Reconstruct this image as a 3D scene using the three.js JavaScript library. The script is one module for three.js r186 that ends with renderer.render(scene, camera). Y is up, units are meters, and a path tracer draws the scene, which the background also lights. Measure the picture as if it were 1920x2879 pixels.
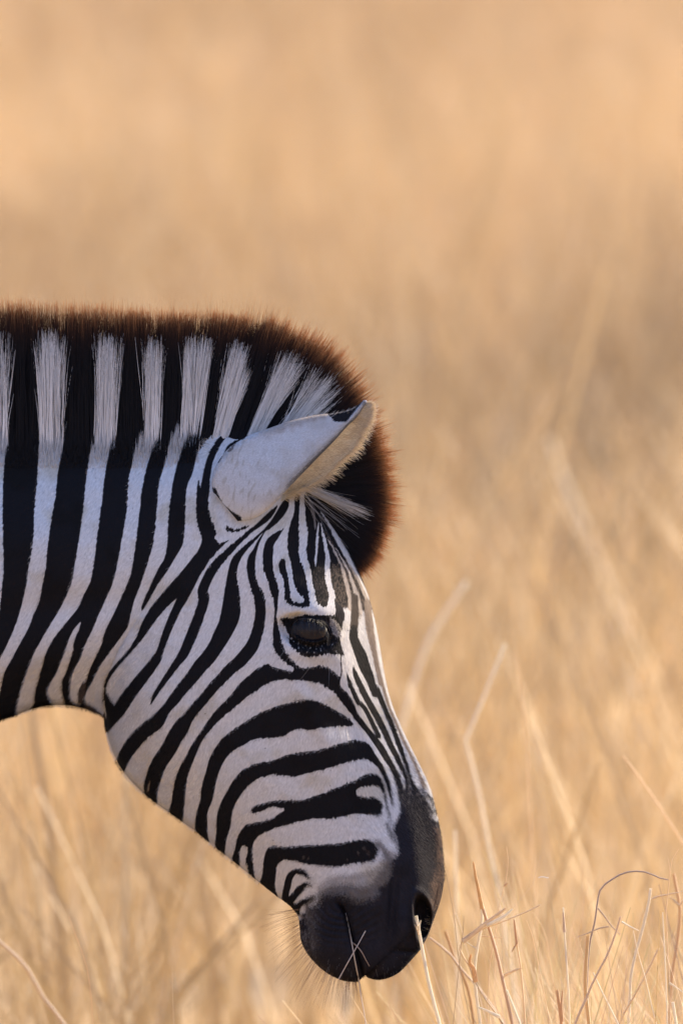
import * as THREE from 'three';
import { mergeGeometries } from 'three/addons/utils/BufferGeometryUtils.js';
import { ImprovedNoise } from 'three/addons/math/ImprovedNoise.js';

// ------------------------------------------------------------------ camera, sky, sun, exposure
const W = 682, H = 1024, K = 0.00041;              // K: metres per unit of the zebra's measuring grid
const CY = 1.12, TILT = THREE.MathUtils.degToRad(4.35), DIST = 19.556;
const scene = new THREE.Scene();
const camera = new THREE.PerspectiveCamera(2 * Math.atan(1439.5 * K / DIST) * 180 / Math.PI, W / H, 0.5, 400);
camera.position.set(0, CY + DIST * Math.sin(TILT), DIST * Math.cos(TILT));
camera.lookAt(0, CY, 0);
camera.focus = DIST - 0.07; camera.userData.fStop = 6.3;
scene.add(camera);
const renderer = new THREE.WebGLRenderer({ antialias: true });
renderer.setSize(W, H);
renderer.toneMapping = THREE.LinearToneMapping;
renderer.toneMappingExposure = 1.86;
renderer.shadowMap.enabled = true;
const SUN = new THREE.Vector3(0.73, 0.45, -0.52).normalize();
const sun = new THREE.DirectionalLight(new THREE.Color(1.0, 0.82, 0.60), 5);
sun.position.copy(SUN).multiplyScalar(30); sun.target.position.set(0, 0.8, 0);
sun.castShadow = true; sun.shadow.radius = 3; sun.shadow.mapSize.set(2048, 2048);
Object.assign(sun.shadow.camera, { left: -8, right: 8, top: 8, bottom: -8, near: 1, far: 70 });
scene.add(sun, sun.target);
{
  const w = 512, h = 256, d = new Float32Array(w * h * 4);
  for (let j = 0; j < h; j++) for (let i = 0; i < w; i++) {
    const el = ((j + 0.5) / h - 0.5) * Math.PI, az = ((i + 0.5) / w - 0.5) * 2 * Math.PI;
    const v = [Math.cos(el) * Math.cos(az), Math.sin(el), Math.cos(el) * Math.sin(az)];
    const c = Math.max(-1, Math.min(1, v[0] * SUN.x + v[1] * SUN.y + v[2] * SUN.z));
    const u = Math.pow(Math.max(0, v[1]), 0.5), g = Math.exp((c - 1) * 5), g2 = Math.exp((c - 1) * 30);
    const zen = [0.24, 0.43, 1.0], hor = [0.64, 0.79, 1.12], o = (j * w + i) * 4;
    for (let k = 0; k < 3; k++) d[o + k] = (hor[k] + (zen[k] - hor[k]) * u) * 0.59 + g * [0.5, 0.42, 0.3][k] + g2 * [1.2, 1.0, 0.7][k];
    d[o + 3] = 1;
  }
  const t = new THREE.DataTexture(d, w, h, THREE.RGBAFormat, THREE.FloatType);
  t.mapping = THREE.EquirectangularReflectionMapping; t.magFilter = THREE.LinearFilter; t.needsUpdate = true;
  scene.background = t; scene.environment = t;
}

// ------------------------------------------------------------------ helpers
let seed = 20240611;
const rnd = () => { seed = (seed + 0x6D2B79F5) | 0; let t = Math.imul(seed ^ (seed >>> 15), 1 | seed); t = (t + Math.imul(t ^ (t >>> 7), 61 | t)) ^ t; return ((t ^ (t >>> 14)) >>> 0) / 4294967296; };
const rr = (a, b) => a + (b - a) * rnd();
const gauss = () => (rnd() + rnd() + rnd() + rnd() - 2) * 0.87;
const PN = new ImprovedNoise();
const noise = (x, y, z = 0) => PN.noise(x + 131.7, y + 71.3, z + 17.1);
const clamp = (x, a = 0, b = 1) => Math.min(b, Math.max(a, x));
const sm = (a, b, x) => { const t = clamp((x - a) / (b - a)); return t * t * (3 - 2 * t); };
const mix = (a, b, t) => a + (b - a) * t;
const taken = {};
function named(o, name) { const n = taken[name] || 0; taken[name] = n + 1; o.name = n ? `${name}_${String(n).padStart(3, '0')}` : name; return o; }
function tag(o, label, category, group) { o.userData.label = label; o.userData.category = category; if (group) o.userData.group = group; return o; }
function mesh(name, geo, mat, parent) { const m = named(new THREE.Mesh(geo, mat), name); m.castShadow = m.receiveShadow = true; parent.add(m); return m; }
function spline(keys, t) {                            // uniform Catmull-Rom through rows of numbers
  const n = keys.length - 1, f = clamp(t) * n, i = Math.min(n - 1, Math.floor(f)), u = f - i;
  const a = keys[Math.max(0, i - 1)], b = keys[i], c = keys[i + 1], d = keys[Math.min(n, i + 2)];
  return b.map((_, k) => 0.5 * (2 * b[k] + (c[k] - a[k]) * u + (2 * a[k] - 5 * b[k] + 4 * c[k] - d[k]) * u * u + (3 * b[k] - a[k] - 3 * c[k] + d[k]) * u * u * u));
}
// strands: each {p:[Vector3...], w:[root width, tip width], c:(t)=>[r,g,b]} becomes a thin tapering ribbon of one merged mesh
function strandGeometry(list, seg) {
  const nv = list.length * (seg + 1) * 2, pos = new Float32Array(nv * 3), nor = new Float32Array(nv * 3), col = new Float32Array(nv * 3), idx = new Uint32Array(list.length * seg * 6);
  let v = 0, q = 0; const T = new THREE.Vector3(), S = new THREE.Vector3(), Nn = new THREE.Vector3(), A = new THREE.Vector3(), B = new THREE.Vector3();
  for (const s of list) {
    const R = s.nrm ? s.nrm : new THREE.Vector3(gauss(), gauss(), gauss() + (s.face || 0)).normalize(), v0 = v;
    for (let i = 0; i <= seg; i++) {
      const t = i / seg; s.at(t, A); s.at(Math.min(1, t + 0.02), B); if (i === seg) { B.copy(A); s.at(t - 0.02, A); T.subVectors(B, A); A.copy(B); } else T.subVectors(B, A);
      T.normalize(); S.crossVectors(T, R).normalize(); Nn.crossVectors(S, T).normalize();
      const w = mix(s.w[0], s.w[1], t) / 2, c = s.c(t);
      for (const g of [-1, 1]) {
        pos[v * 3] = A.x + S.x * w * g; pos[v * 3 + 1] = A.y + S.y * w * g; pos[v * 3 + 2] = A.z + S.z * w * g;
        nor[v * 3] = Nn.x; nor[v * 3 + 1] = Nn.y; nor[v * 3 + 2] = Nn.z; col[v * 3] = c[0]; col[v * 3 + 1] = c[1]; col[v * 3 + 2] = c[2]; v++;
      }
      if (i < seg) { const a = v0 + i * 2; idx[q++] = a; idx[q++] = a + 1; idx[q++] = a + 2; idx[q++] = a + 1; idx[q++] = a + 3; idx[q++] = a + 2; }
    }
  }
  const g = new THREE.BufferGeometry();
  g.setAttribute('position', new THREE.BufferAttribute(pos, 3)); g.setAttribute('normal', new THREE.BufferAttribute(nor, 3)); g.setAttribute('color', new THREE.BufferAttribute(col, 3));
  g.setIndex(new THREE.BufferAttribute(idx, 1)); return g;
}

// ------------------------------------------------------------------ ground
{
  const n = 512, c = new Uint8Array(n * n * 4);
  for (let j = 0; j < n; j++) for (let i = 0; i < n; i++) {
    const f = 0.55 + 0.35 * noise(i / 40, j / 40) + 0.3 * noise(i / 9, j / 9, 3) + 0.25 * (rnd() - 0.5), o = (j * n + i) * 4;
    c[o] = clamp(182 + 55 * f, 0, 255); c[o + 1] = clamp(151 + 52 * f, 0, 255); c[o + 2] = clamp(104 + 46 * f, 0, 255); c[o + 3] = 255;
  }
  const t = new THREE.DataTexture(c, n, n); t.colorSpace = THREE.SRGBColorSpace; t.wrapS = t.wrapT = THREE.RepeatWrapping; t.magFilter = THREE.LinearFilter; t.repeat.set(160, 160); t.needsUpdate = true;
  const g = new THREE.PlaneGeometry(400, 400, 40, 40).rotateX(-Math.PI / 2);
  const m = mesh('ground', g, new THREE.MeshStandardMaterial({ map: t, roughness: 1 }), scene); m.userData.kind = 'structure';
}

// ------------------------------------------------------------------ zebra: measured side outline and half widths (grid units, y down)
const SEC = {                                        // back line D, belly line V, half widths from back to belly
  rump_end: [-3650, 1500, -3560, 1760, 60, 90, 110, 110, 90, 60],
  rump: [-3500, 1290, -3350, 2250, 200, 420, 520, 520, 420, 260],
  croup: [-3050, 1160, -3000, 2560, 260, 520, 640, 640, 560, 300],
  loin: [-2400, 1190, -2400, 2720, 240, 520, 690, 720, 640, 330],
  barrel: [-1700, 1210, -1700, 2740, 200, 480, 660, 700, 620, 320],
  withers: [-1050, 1135, -1050, 2640, 120, 330, 520, 580, 540, 320],
  shoulder: [-620, 1190, -640, 2420, 95, 230, 380, 460, 460, 280],
  neck_root: [-330, 1222, -330, 2170, 50, 150, 280, 320, 300, 190],
  neck_a: [-110, 1227, -110, 2062, 54, 135, 225, 250, 225, 150],
  neck_b: [60, 1228, 24, 2017, 54, 128, 205, 228, 205, 140],
  neck_c: [180, 1228, 110, 1987, 53, 124, 195, 216, 195, 132],
  neck_d: [300, 1228, 190, 1982, 53, 122, 188, 208, 185, 125],
  neck_e: [430, 1226, 262, 1998, 54, 125, 184, 200, 172, 112],
  neck_f: [560, 1206, 296, 2013, 54, 132, 184, 196, 165, 105],
  cheek_a: [680, 1222, 299, 2035, 80, 150, 188, 198, 170, 105],
  cheek_b: [780, 1290, 306, 2068, 95, 170, 195, 200, 176, 108],
  cheek_c: [860, 1378, 318, 2110, 112, 190, 200, 200, 178, 110],
  cheek_d: [913, 1447, 340, 2157, 124, 205, 206, 200, 178, 110],
  cheek_e: [960, 1520, 380, 2206, 132, 216, 210, 198, 174, 108],
  brow: [1001, 1592, 436, 2254, 130, 218, 210, 194, 168, 104],
  eye: [1030, 1662, 496, 2296, 118, 206, 206, 190, 160, 100],
  under_eye: [1051, 1735, 552, 2336, 100, 182, 198, 186, 154, 95],
  face_a: [1066, 1815, 608, 2382, 84, 158, 186, 180, 146, 90],
  face_b: [1079, 1893, 665, 2427, 74, 140, 172, 170, 136, 84],
  face_c: [1097, 1969, 722, 2474, 66, 124, 154, 154, 126, 80],
  nose_a: [1120, 2030, 772, 2514, 62, 114, 140, 142, 118, 76],
  nose_b: [1150, 2094, 815, 2546, 54, 100, 132, 134, 112, 74],
  nose_c: [1180, 2155, 838, 2576, 56, 100, 130, 128, 106, 72],
  nose_d: [1208, 2217, 843, 2606, 58, 104, 132, 124, 102, 72],
  muzzle_a: [1226, 2285, 847, 2645, 60, 110, 136, 124, 102, 74],
  muzzle_b: [1239, 2350, 866, 2683, 62, 114, 138, 124, 104, 78],
  muzzle_c: [1246, 2415, 905, 2724, 64, 114, 138, 124, 106, 80],
  muzzle_d: [1248, 2468, 950, 2751, 62, 112, 134, 120, 104, 80],
  muzzle_e: [1242, 2512, 985, 2760, 62, 110, 126, 114, 100, 76],
  lip_a: [1235, 2540, 1008, 2757, 60, 106, 118, 108, 94, 66],
  lip_b: [1227, 2562, 1020, 2735, 58, 102, 112, 102, 88, 60],
  lip_c: [1219, 2585, 1034, 2747, 56, 98, 106, 98, 88, 66],
  lip_d: [1210, 2612, 1062, 2754, 64, 98, 98, 92, 86, 68],
  lip_e: [1198, 2640, 1095, 2747, 54, 80, 84, 82, 76, 58],
  lip_f: [1182, 2666, 1125, 2729, 38, 54, 58, 58, 52, 40],
  lip_end: [1160, 2690, 1148, 2704, 6, 10, 12, 12, 10, 6],
};
const ROWS = Object.values(SEC), NK = ROWS.length;
const curveD = new THREE.CatmullRomCurve3(ROWS.map(r => new THREE.Vector3(r[0], r[1], 0)), false, 'centripetal');
const curveV = new THREE.CatmullRomCurve3(ROWS.map(r => new THREE.Vector3(r[2], r[3], 0)), false, 'centripetal');
const WIDTHS = ROWS.map(r => r.slice(4));
const COLS = [0.04, 0.2, 0.4, 0.6, 0.8, 0.96];
// u in 0..1 runs along the animal; the off-frame trunk gets a small share
const STEP = [], US = [];
{
  const M = 1600; let acc = 0, pd, pv; const cum = [0];
  for (let i = 0; i <= M; i++) {
    const d = curveD.getPoint(i / M), v = curveV.getPoint(i / M);
    if (i) { const k = (i / M) * (NK - 1) < 7.5 ? 0.12 : 1; acc += (d.distanceTo(pd) + v.distanceTo(pv)) * 0.5 * k; cum.push(acc); }
    pd = d; pv = v;
  }
  let j = 0; const NU = 2400;
  for (let i = 0; i <= NU; i++) { const a = acc * i / NU; while (j < M - 1 && cum[j + 1] < a) j++; STEP.push((j + clamp((a - cum[j]) / Math.max(1e-6, cum[j + 1] - cum[j]))) / M); }
}
const tOf = u => { const f = clamp(u) * (STEP.length - 1), i = Math.min(STEP.length - 2, Math.floor(f)); return mix(STEP[i], STEP[i + 1], f - i); };
for (let i = 0; i <= 2400; i++) { const t = tOf(i / 2400), d = curveD.getPoint(t), v = curveV.getPoint(t); US.push({ dx: d.x, dy: d.y, vx: v.x, vy: v.y, w: spline(WIDTHS, t) }); }
function section(u) {
  const f = clamp(u) * 2400, i = Math.min(2399, Math.floor(f)), t = f - i, a = US[i], b = US[i + 1];
  return { dx: mix(a.dx, b.dx, t), dy: mix(a.dy, b.dy, t), vx: mix(a.vx, b.vx, t), vy: mix(a.vy, b.vy, t), w: a.w.map((x, k) => mix(x, b.w[k], t)) };
}
function halfWidth(s, tau) {
  const w = s.w; let k = 0; while (k < 4 && tau > COLS[k + 1]) k++;
  const t = clamp((tau - COLS[k]) / (COLS[k + 1] - COLS[k]));
  const a = w[Math.max(0, k - 1)], b = w[k], c = w[k + 1], d = w[Math.min(5, k + 2)];
  const base = 0.5 * (2 * b + (c - a) * t + (2 * a - 5 * b + 4 * c - d) * t * t + (3 * b - a - 3 * c + d) * t * t * t);
  const e = Math.pow(Math.abs(2 * tau - 1), 6);
  return base * Math.pow(Math.max(0, 1 - e), 0.5);
}
function segDist(px, py, pts) {                       // distance to a polyline and the place along it
  let best = 1e9, at = 0;
  for (let i = 0; i < pts.length - 1; i++) {
    const [ax, ay] = pts[i], [bx, by] = pts[i + 1], dx = bx - ax, dy = by - ay, t = clamp(((px - ax) * dx + (py - ay) * dy) / (dx * dx + dy * dy));
    const d = Math.hypot(px - ax - dx * t, py - ay - dy * t); if (d < best) { best = d; at = (i + t) / (pts.length - 1); }
  }
  return [best, at];
}
const bell = (x, y, cx, cy, rx, ry, rot = 0) => { const c = Math.cos(rot), s = Math.sin(rot), a = ((x - cx) * c + (y - cy) * s) / rx, b = (-(x - cx) * s + (y - cy) * c) / ry; return Math.exp(-(a * a + b * b)); };
const MOUTH = [[952, 2537], [962, 2548], [972, 2570], [984, 2612], [993, 2646], [1003, 2676], [1014, 2708], [1022, 2745]];
const JAWLINE = [[299, 2030], [296, 1985], [297, 1940], [306, 1895], [335, 1830], [390, 1740], [450, 1660]];
const EYE = { x: 871, y: 1768, r: 54, z: 0 };
function almond(x, y) {                               // below 0 inside the lid opening
  const dx = x - EYE.x, dy = y - EYE.y, c = Math.cos(0.2), s = Math.sin(0.2), a = (dx * c + dy * s) / 51, b = (-dx * s + dy * c) / (-dx * s + dy * c < 0 ? 23 : 31);
  return Math.hypot(a, b) - 1;
}
function nostril(x, y) { const dx = x - 1185, dy = y - 2578, c = Math.cos(-0.06), s = Math.sin(-0.06), a = (dx * c + dy * s + dy * dy * 0.0016 - 3) / (24 - 0.05 * dy), b = (-dx * s + dy * c) / 63; return Math.hypot(a, b) - 1; }
function relief(x, y, z) {
  if (x < 150) return z + sculptNeck(x, y);
  let o = z + sculptNeck(x, y);
  const full = sm(0, 60, z);                          // keeps the outline itself where it was measured
  // jaw stands out of the neck
  if (x < 560 && y > 1560) {
    const [d, at] = segDist(x, y, JAWLINE); let side = 1;
    for (let i = 0; i < JAWLINE.length - 1; i++) { const [ax, ay] = JAWLINE[i], [bx, by] = JAWLINE[i + 1]; if (y <= ay && y >= by) { side = x > mix(ax, bx, (ay - y) / (ay - by)) ? 1 : -1; } }
    if (y > 2030) side = 1;
    const fade = 1 - sm(0.35, 1, at);
    o += full * fade * (side < 0 ? -26 * Math.exp(-d / 40) : 16 * (1 - Math.exp(-d / 12)) * Math.exp(-d / 160) - 16 * Math.exp(-d / 9));
  }
  o += full * (18 * bell(x, y, 520, 1950, 150, 210, 0.7) + 8 * bell(x, y, 700, 2150, 90, 60, 0.6));
  // brow ridge, eye, hollow of the temple, facial crest
  o += full * (9 * bell(x, y, 880, 1712, 95, 22, 0.03) + 8 * bell(x, y, 975, 1745, 26, 50, -0.15) + 6 * bell(x, y, 866, 1836, 80, 20, 0.1));
  o += full * (-20 * bell(x, y, 830, 1570, 45, 75, -0.2) - 10 * bell(x, y, 745, 1760, 45, 80));
  o += full * (12 * bell(x, y, 880, 2010, 24, 130, -0.5) - 12 * bell(x, y, 985, 2020, 38, 110, -0.45) - 8 * bell(x, y, 830, 2180, 60, 110, -0.5));
  // muzzle: raised false nostril and nostril wing, nostril, lips, folds
  o += full * (14 * bell(x, y, 1160, 2440, 40, 95, -0.05) + 19 * bell(x, y, 1138, 2612, 20, 55, 0.1) + 9 * bell(x, y, 1060, 2690, 45, 45) + 11 * bell(x, y, 940, 2690, 55, 55) - 9 * bell(x, y, 1100, 2540, 12, 90, 0.05));
  o -= full * (12 * bell(x, y, 1110, 2560, 7, 90, 0.08) + 7 * bell(x, y, 1096, 2540, 5, 80, 0.06) + 14 * bell(x, y, 1138, 2672, 34, 8, 0.1));
  const nn = nostril(x, y);
  if (nn < 1.2) { o += 13 * Math.exp(-((nn - 0.2) ** 2) / 0.03) * sm(10, 40, z); o = mix(o, Math.min(o, Math.max(6, z - 95)), 1 - sm(-0.28, 0.06, nn)); }
  if (y > 2480) {
    const [d, at] = segDist(x, y, MOUTH); o -= full * (26 * Math.exp(-((d / 5) ** 2)) + 9 * Math.exp(-((d / 15) ** 2))) * (0.45 + 0.55 * sm(0, 0.2, at));
    const rad = Math.hypot((x - 962) * 0.8, y - 2535), side = Math.exp(-(((x - 940) / 60) ** 2) - (((y - 2590) / 60) ** 2));
    o += full * side * 3.6 * Math.sin(rad * 0.36 + 0.6 * noise(x / 30, y / 30));
    const r2 = Math.exp(-(((x - 1020) / 40) ** 2) - (((y - 2590) / 55) ** 2)); o += full * r2 * 2.2 * Math.sin((x * 0.55 + y) * 0.3);
  }
  const er = Math.hypot(x - EYE.x, y - EYE.y);
  if (er < 120 && EYE.z) {
    const a = almond(x, y), ball = EYE.z + Math.sqrt(Math.max(0, EYE.r ** 2 - Math.min(er, EYE.r * 0.985) ** 2));
    const lid = ball + 7 + 4 * Math.exp(-((a - 0.14) ** 2) / 0.012) - 5 * Math.exp(-((a - 0.42) ** 2) / 0.012);
    o = mix(lid, o, sm(0.3, 1.0, a)) - 3 * full * Math.exp(-((a - 0.62) ** 2) / 0.006); o = mix(ball - 16, o, sm(-0.08, 0.03, a));
  }
  o += full * (1.1 * noise(x / 30, y / 30) + 0.25 * noise(x / 11, y / 11, 5));
  return o;
}
function sculptNeck(x, y) {
  if (x > 700) return 0;
  const f = 1 - sm(420, 640, x);
  return f * (14 * bell(x, y, 120, 1500, 260, 110, 0.15) - 12 * bell(x, y, 200, 1700, 300, 50, -0.12) + 8 * bell(x, y, 120, 1830, 240, 70, -0.3) - 9 * bell(x, y, 250, 1905, 60, 90, 0.5) + 5 * noise(x / 160, y / 160, 2));
}
// animal grid -> scene: the head and neck lean a little, the trunk stands upright
const CT = Math.cos(TILT), ST = Math.sin(TILT), BASE = new THREE.Vector3(-0.95, 0, 0);
function place(px, py, pz, out = new THREE.Vector3()) {
  const X = (px - 960) * K, y = -(py - 1439.5) * K, z = pz * K, lean = sm(-1.3, -0.55, X), c = mix(1, CT, lean), s = ST * lean;
  return out.set(X - BASE.x, CY + y * c + z * s, -y * s + z * c);
}
const toScene = (px, py, pz) => place(px, py, pz).add(BASE);

// ------------------------------------------------------------------ coat markings, drawn once on the animal's flank grid
const FR = { N: [0, 760, .40816], B: [500, 760, .40816], A: [0, 1360, .40816], E: [560, 1360, .38265], J: [280, 1800, .38265], K: [760, 1900, .34439], M: [740, 2300, .38265], P: [540, 1380, .20408], Q: [780, 1400, .20408], R: [760, 1680, .20408], S: [440, 1640, .2551], T: [560, 2100, .2551], V: [780, 2480, .19133], X: [1020, 2420, .16582], O: [0, 0, 1] };
function points(text) {                              // 'K: x,y x,y' (optional third number: width)
  let f = FR.O; const out = [];
  for (const w of text.trim().split(/\s+/)) {
    if (/^[A-Z]:$/.test(w)) { f = FR[w[0]]; continue; }
    const n = w.split(',').map(Number); out.push([f[0] + n[0] * f[2], f[1] + n[1] * f[2], (n[2] || 0) * f[2]]);
  }
  return out;
}
const MX0 = -320, MY0 = 1120, MW = 1640, MH = 1720;
const cv = document.createElement('canvas'); cv.width = MW; cv.height = MH;
const cx = cv.getContext('2d');
const WHITE = '#c3c1be', BLACK = '#181719', UMBER = '#423a35', TAN = '#85776a', GREY = '#6f6b6a';
cx.fillStyle = WHITE; cx.fillRect(0, 0, MW, MH);
function closed(pts) {
  const n = pts.length, out = [];
  for (let i = 0; i < n; i++) { const a = pts[(i + n - 1) % n], b = pts[i], c = pts[(i + 1) % n], d = pts[(i + 2) % n]; for (let k = 0; k < 6; k++) { const u = k / 6; out.push([0, 1].map(q => b[q] + 0.5 * u * ((c[q] - a[q]) + u * (2 * a[q] - 5 * b[q] + 4 * c[q] - d[q] + u * (3 * (b[q] - c[q]) + d[q] - a[q]))))); } }
  return out;
}
function fillPts(pts, colour) { cx.fillStyle = colour; cx.beginPath(); pts.forEach(([x, y], i) => i ? cx.lineTo(x - MX0, y - MY0) : cx.moveTo(x - MX0, y - MY0)); cx.closePath(); cx.fill(); }
const area = (text, colour = BLACK) => fillPts(closed(points(text)), colour);
function flecks(text, colour, count, len = 7) {       // scattered hairs of another colour inside an outline
  const p = closed(points(text)), xs = p.map(q => q[0]), ys = p.map(q => q[1]), x0 = Math.min(...xs), x1 = Math.max(...xs), y0 = Math.min(...ys), y1 = Math.max(...ys);
  cx.strokeStyle = colour; cx.lineWidth = 1.6;
  for (let i = 0; i < count; i++) {
    const x = rr(x0, x1), y = rr(y0, y1); let inside = false;
    for (let a = 0, b = p.length - 1; a < p.length; b = a++) if ((ys[a] > y) !== (ys[b] > y) && x < (xs[b] - xs[a]) * (y - ys[a]) / (ys[b] - ys[a]) + xs[a]) inside = !inside;
    if (!inside) continue;
    cx.beginPath(); cx.moveTo(x - MX0, y - MY0); cx.lineTo(x - MX0 + rr(-2, 2), y - MY0 + len * rr(0.5, 1)); cx.stroke();
  }
}
function band(text, colour = BLACK) {                // a stripe as a centre line with widths
  const p = points(text), L = [], Rr = [], n = (p.length - 1) * 8;
  for (let i = 0; i <= n; i++) { const t = i / n, a = spline(p, t), b = spline(p, Math.min(1, t + 0.01)), c = spline(p, Math.max(0, t - 0.01)), dx = b[0] - c[0], dy = b[1] - c[1], l = Math.hypot(dx, dy) || 1, w = Math.max(1, a[2]) / 2; L.push([a[0] - dy / l * w, a[1] + dx / l * w]); Rr.push([a[0] + dy / l * w, a[1] - dx / l * w]); }
  fillPts([...L, ...Rr.reverse()], colour);
  for (const e of [p[0], p[p.length - 1]]) { cx.beginPath(); cx.arc(e[0] - MX0, e[1] - MY0, e[2] / 2, 0, 7); cx.fill(); }
}
// neck: black with white stripes
area('O: -320,1100 640,1100 652,1190 600,1300 588,1420 570,1470 612,1520 612,1545 540,1640 460,1720 400,1800 330,1880 300,1935 296,2030 -320,2100');
const mark = {
  n_far: 'O: -320,1120 -250,1120 -260,1400 -300,1700 -320,1750', n_out: 'O: -170,1120 -95,1120 -110,1400 -150,1700 -230,1960 -320,2060 -320,1900 -240,1750 -190,1500 -175,1300',
  n_one: 'N: -150,760 75,900 70,1130 40,1300 30,1568 A: 30,200 36,400 38,600 20,800 0,930 -90,1120 -170,1250 -200,1150 -120,900 -80,600 -90,300 -110,0 N: -120,1300',
  n_two: 'N: 265,900 450,900 450,1150 425,1300 405,1400 392,1560 A: 372,200 345,400 325,600 305,700 285,800 245,900 205,1000 150,1100 95,1200 45,1300 15,1420 -10,1520 -90,1560 -80,1400 -40,1300 15,1200 65,1100 110,1000 145,900 172,800 195,700 208,600 240,400 248,200 262,0 N: 265,1400 270,1300 268,1150',
  n_three: 'N: 640,900 820,900 815,1130 790,1200 755,1280 730,1400 716,1560 A: 700,200 675,400 650,600 630,680 590,760 550,850 470,950 390,1050 335,1150 305,1250 275,1350 250,1450 242,1520 180,1590 130,1580 140,1480 180,1350 215,1250 255,1150 310,1050 370,950 430,850 475,760 505,680 520,600 552,400 580,200 598,0 N: 605,1400 625,1280 652,1190',
  n_four: 'N: 985,900 1120,900 1115,1100 1100,1170 1070,1230 1035,1300 1005,1400 978,1560 A: 968,200 945,400 915,600 880,700 835,800 790,900 740,1000 710,1100 665,1200 625,1280 600,1370 585,1450 560,1520 500,1480 495,1380 515,1290 565,1200 600,1100 650,1000 690,900 735,800 780,700 808,600 845,400 878,200 890,0 N: 900,1400 925,1300 945,1230 985,1160',
  n_five: 'N: 1250,900 1380,900 1375,1060 1355,1120 1290,1200 1240,1300 1210,1400 1182,1560 A: 1170,200 1160,400 1145,500 1090,600 1045,700 1000,800 985,870 1060,880 1010,960 950,1060 890,1150 820,1220 770,1290 735,1360 724,1420 722,1500 735,1600 640,1570 600,1500 600,1440 640,1370 670,1310 700,1250 750,1180 800,1110 850,1040 890,980 912,890 935,800 975,700 1010,600 1040,500 1065,400 1085,200 1102,0 N: 1120,1400 1150,1300 1180,1200 1240,1120',
  n_six: 'N: 1465,900 1600,900 1600,1080 B: 370,1080 300,1140 250,1200 205,1300 180,1400 150,1560 A: 1362,100 1360,200 1370,290 1392,350 1395,400 1375,450 1345,500 1270,600 1180,700 1110,800 1060,880 985,960 960,900 990,870 1035,800 1090,700 1160,600 1220,500 1250,450 1270,400 1280,300 1285,100 1300,0 N: 1330,1400 1370,1250 1440,1140',
};
for (const k of Object.keys(mark)) area(mark[k], WHITE);
area('A: 565,950 555,1000 535,1050 520,1100 515,1150 500,1200 480,1250 465,1300 440,1350 435,1400 440,1450 455,1540 390,1530 345,1450 345,1400 370,1350 400,1300 420,1250 440,1200 460,1150 475,1100 495,1050 520,1000', WHITE);
band('A: 590,1370,30 575,1430,50 560,1500,30', UMBER);
area('A: 600,1500 720,1570 720,1620 620,1590', UMBER);
area('B: 470,1085 370,1130 300,1200 270,1290 240,1400 218,1568 E: 70,120 82,220 120,310 140,370 260,330 500,200 500,0 400,-200 200,-360', WHITE);
area('B: 700,1060 900,1000 760,1250 500,1250 470,1090', WHITE);
// black stripe behind the ear running on under the jaw
area('B: 360,1080 420,1090 330,1160 290,1210 250,1300 232,1400 216,1500 E: 72,60 80,200 105,290 132,365 95,420 30,520 A: 1350,520 1290,580 1230,655 1170,740 1110,830 1060,920 1000,1020 950,1100 890,1170 820,1240 760,1320 728,1400 735,1350 770,1280 830,1210 890,1140 950,1050 985,960 1040,860 1110,770 1180,690 1260,600 1340,500 1390,430 1400,380 1385,320 1362,250 1358,100 1372,-30 B: 160,1500 180,1400 210,1300 260,1200 300,1150');
// ear base marks on the head side
band('P: 490,490,20 520,530,50 600,550,35 700,520,35 790,480,12');
band('P: 900,350,14 950,320,18 990,290,10', UMBER);
band('B: 492,1160,10 440,1166,15 390,1188,19 345,1228,18 318,1290,8');
// cheek stripes
band('P: 510,680,12 420,740,45 330,820,62 240,910,75 150,1030,95 60,1150,120 S: 380,20,100 300,160,110 245,260,95 190,380,92 140,500,85 95,620,80 55,740,75 J: 430,130,70 370,210,80 300,300,88 230,390,95 160,490,100 100,570,85 50,640,60');
band('P: 1175,215,20 1100,310,68 1010,400,80 900,490,55 820,550,50 720,640,60 620,730,75 520,830,92 400,950,112 290,1090,130 210,1240,132 160,1380,140 S: 535,170,115 490,330,115 430,490,120 370,640,115 305,780,105 230,880,82 160,980,72 90,1080,60 30,1170,50 J: 415,400,30 388,460,8');
band('P: 1315,110,50 1280,210,110 1210,330,110 1130,430,82 1050,510,55 990,560,26 920,620,32 850,690,46 760,770,66 680,860,86 610,960,112 575,1080,118 560,1220,145 560,1360,190 S: 838,200,190 822,350,210 790,450,195 735,560,185 670,680,165 590,800,160 500,900,155 400,1030,140 300,1150,130 200,1280,120 110,1390,110 J: 430,590,110 340,660,105 270,730,110 220,800,100 180,870,95 150,940,80');
band('P: 1010,560,12 960,640,26 920,710,36 885,800,52 840,900,92 820,1000,110 825,1120,110 850,1240,110 890,1370,120 S: 1125,100,115 1148,200,115 1155,300,115 1145,400,118 1128,500,122 1098,600,130 1060,690,140 1000,770,140 930,850,138 815,950,125 720,1050,118 625,1150,112 545,1250,110 455,1350,115 365,1460,125 J: 610,630,115 555,720,115 505,810,115 445,900,115 410,990,115 385,1080,110 380,1180,100');
band('J: 372,1040,10 365,1100,14', TAN);
band('P: 1250,540,16 1160,620,90 1080,720,120 1060,820,132 1050,950,140 1060,1080,130 1100,1200,112 1130,1300,118 1150,1400,108 R: 82,0,70 88,150,38 78,290,32 88,450,85 105,600,115 140,710,125 210,810,100 310,910,80 390,975,70');
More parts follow.
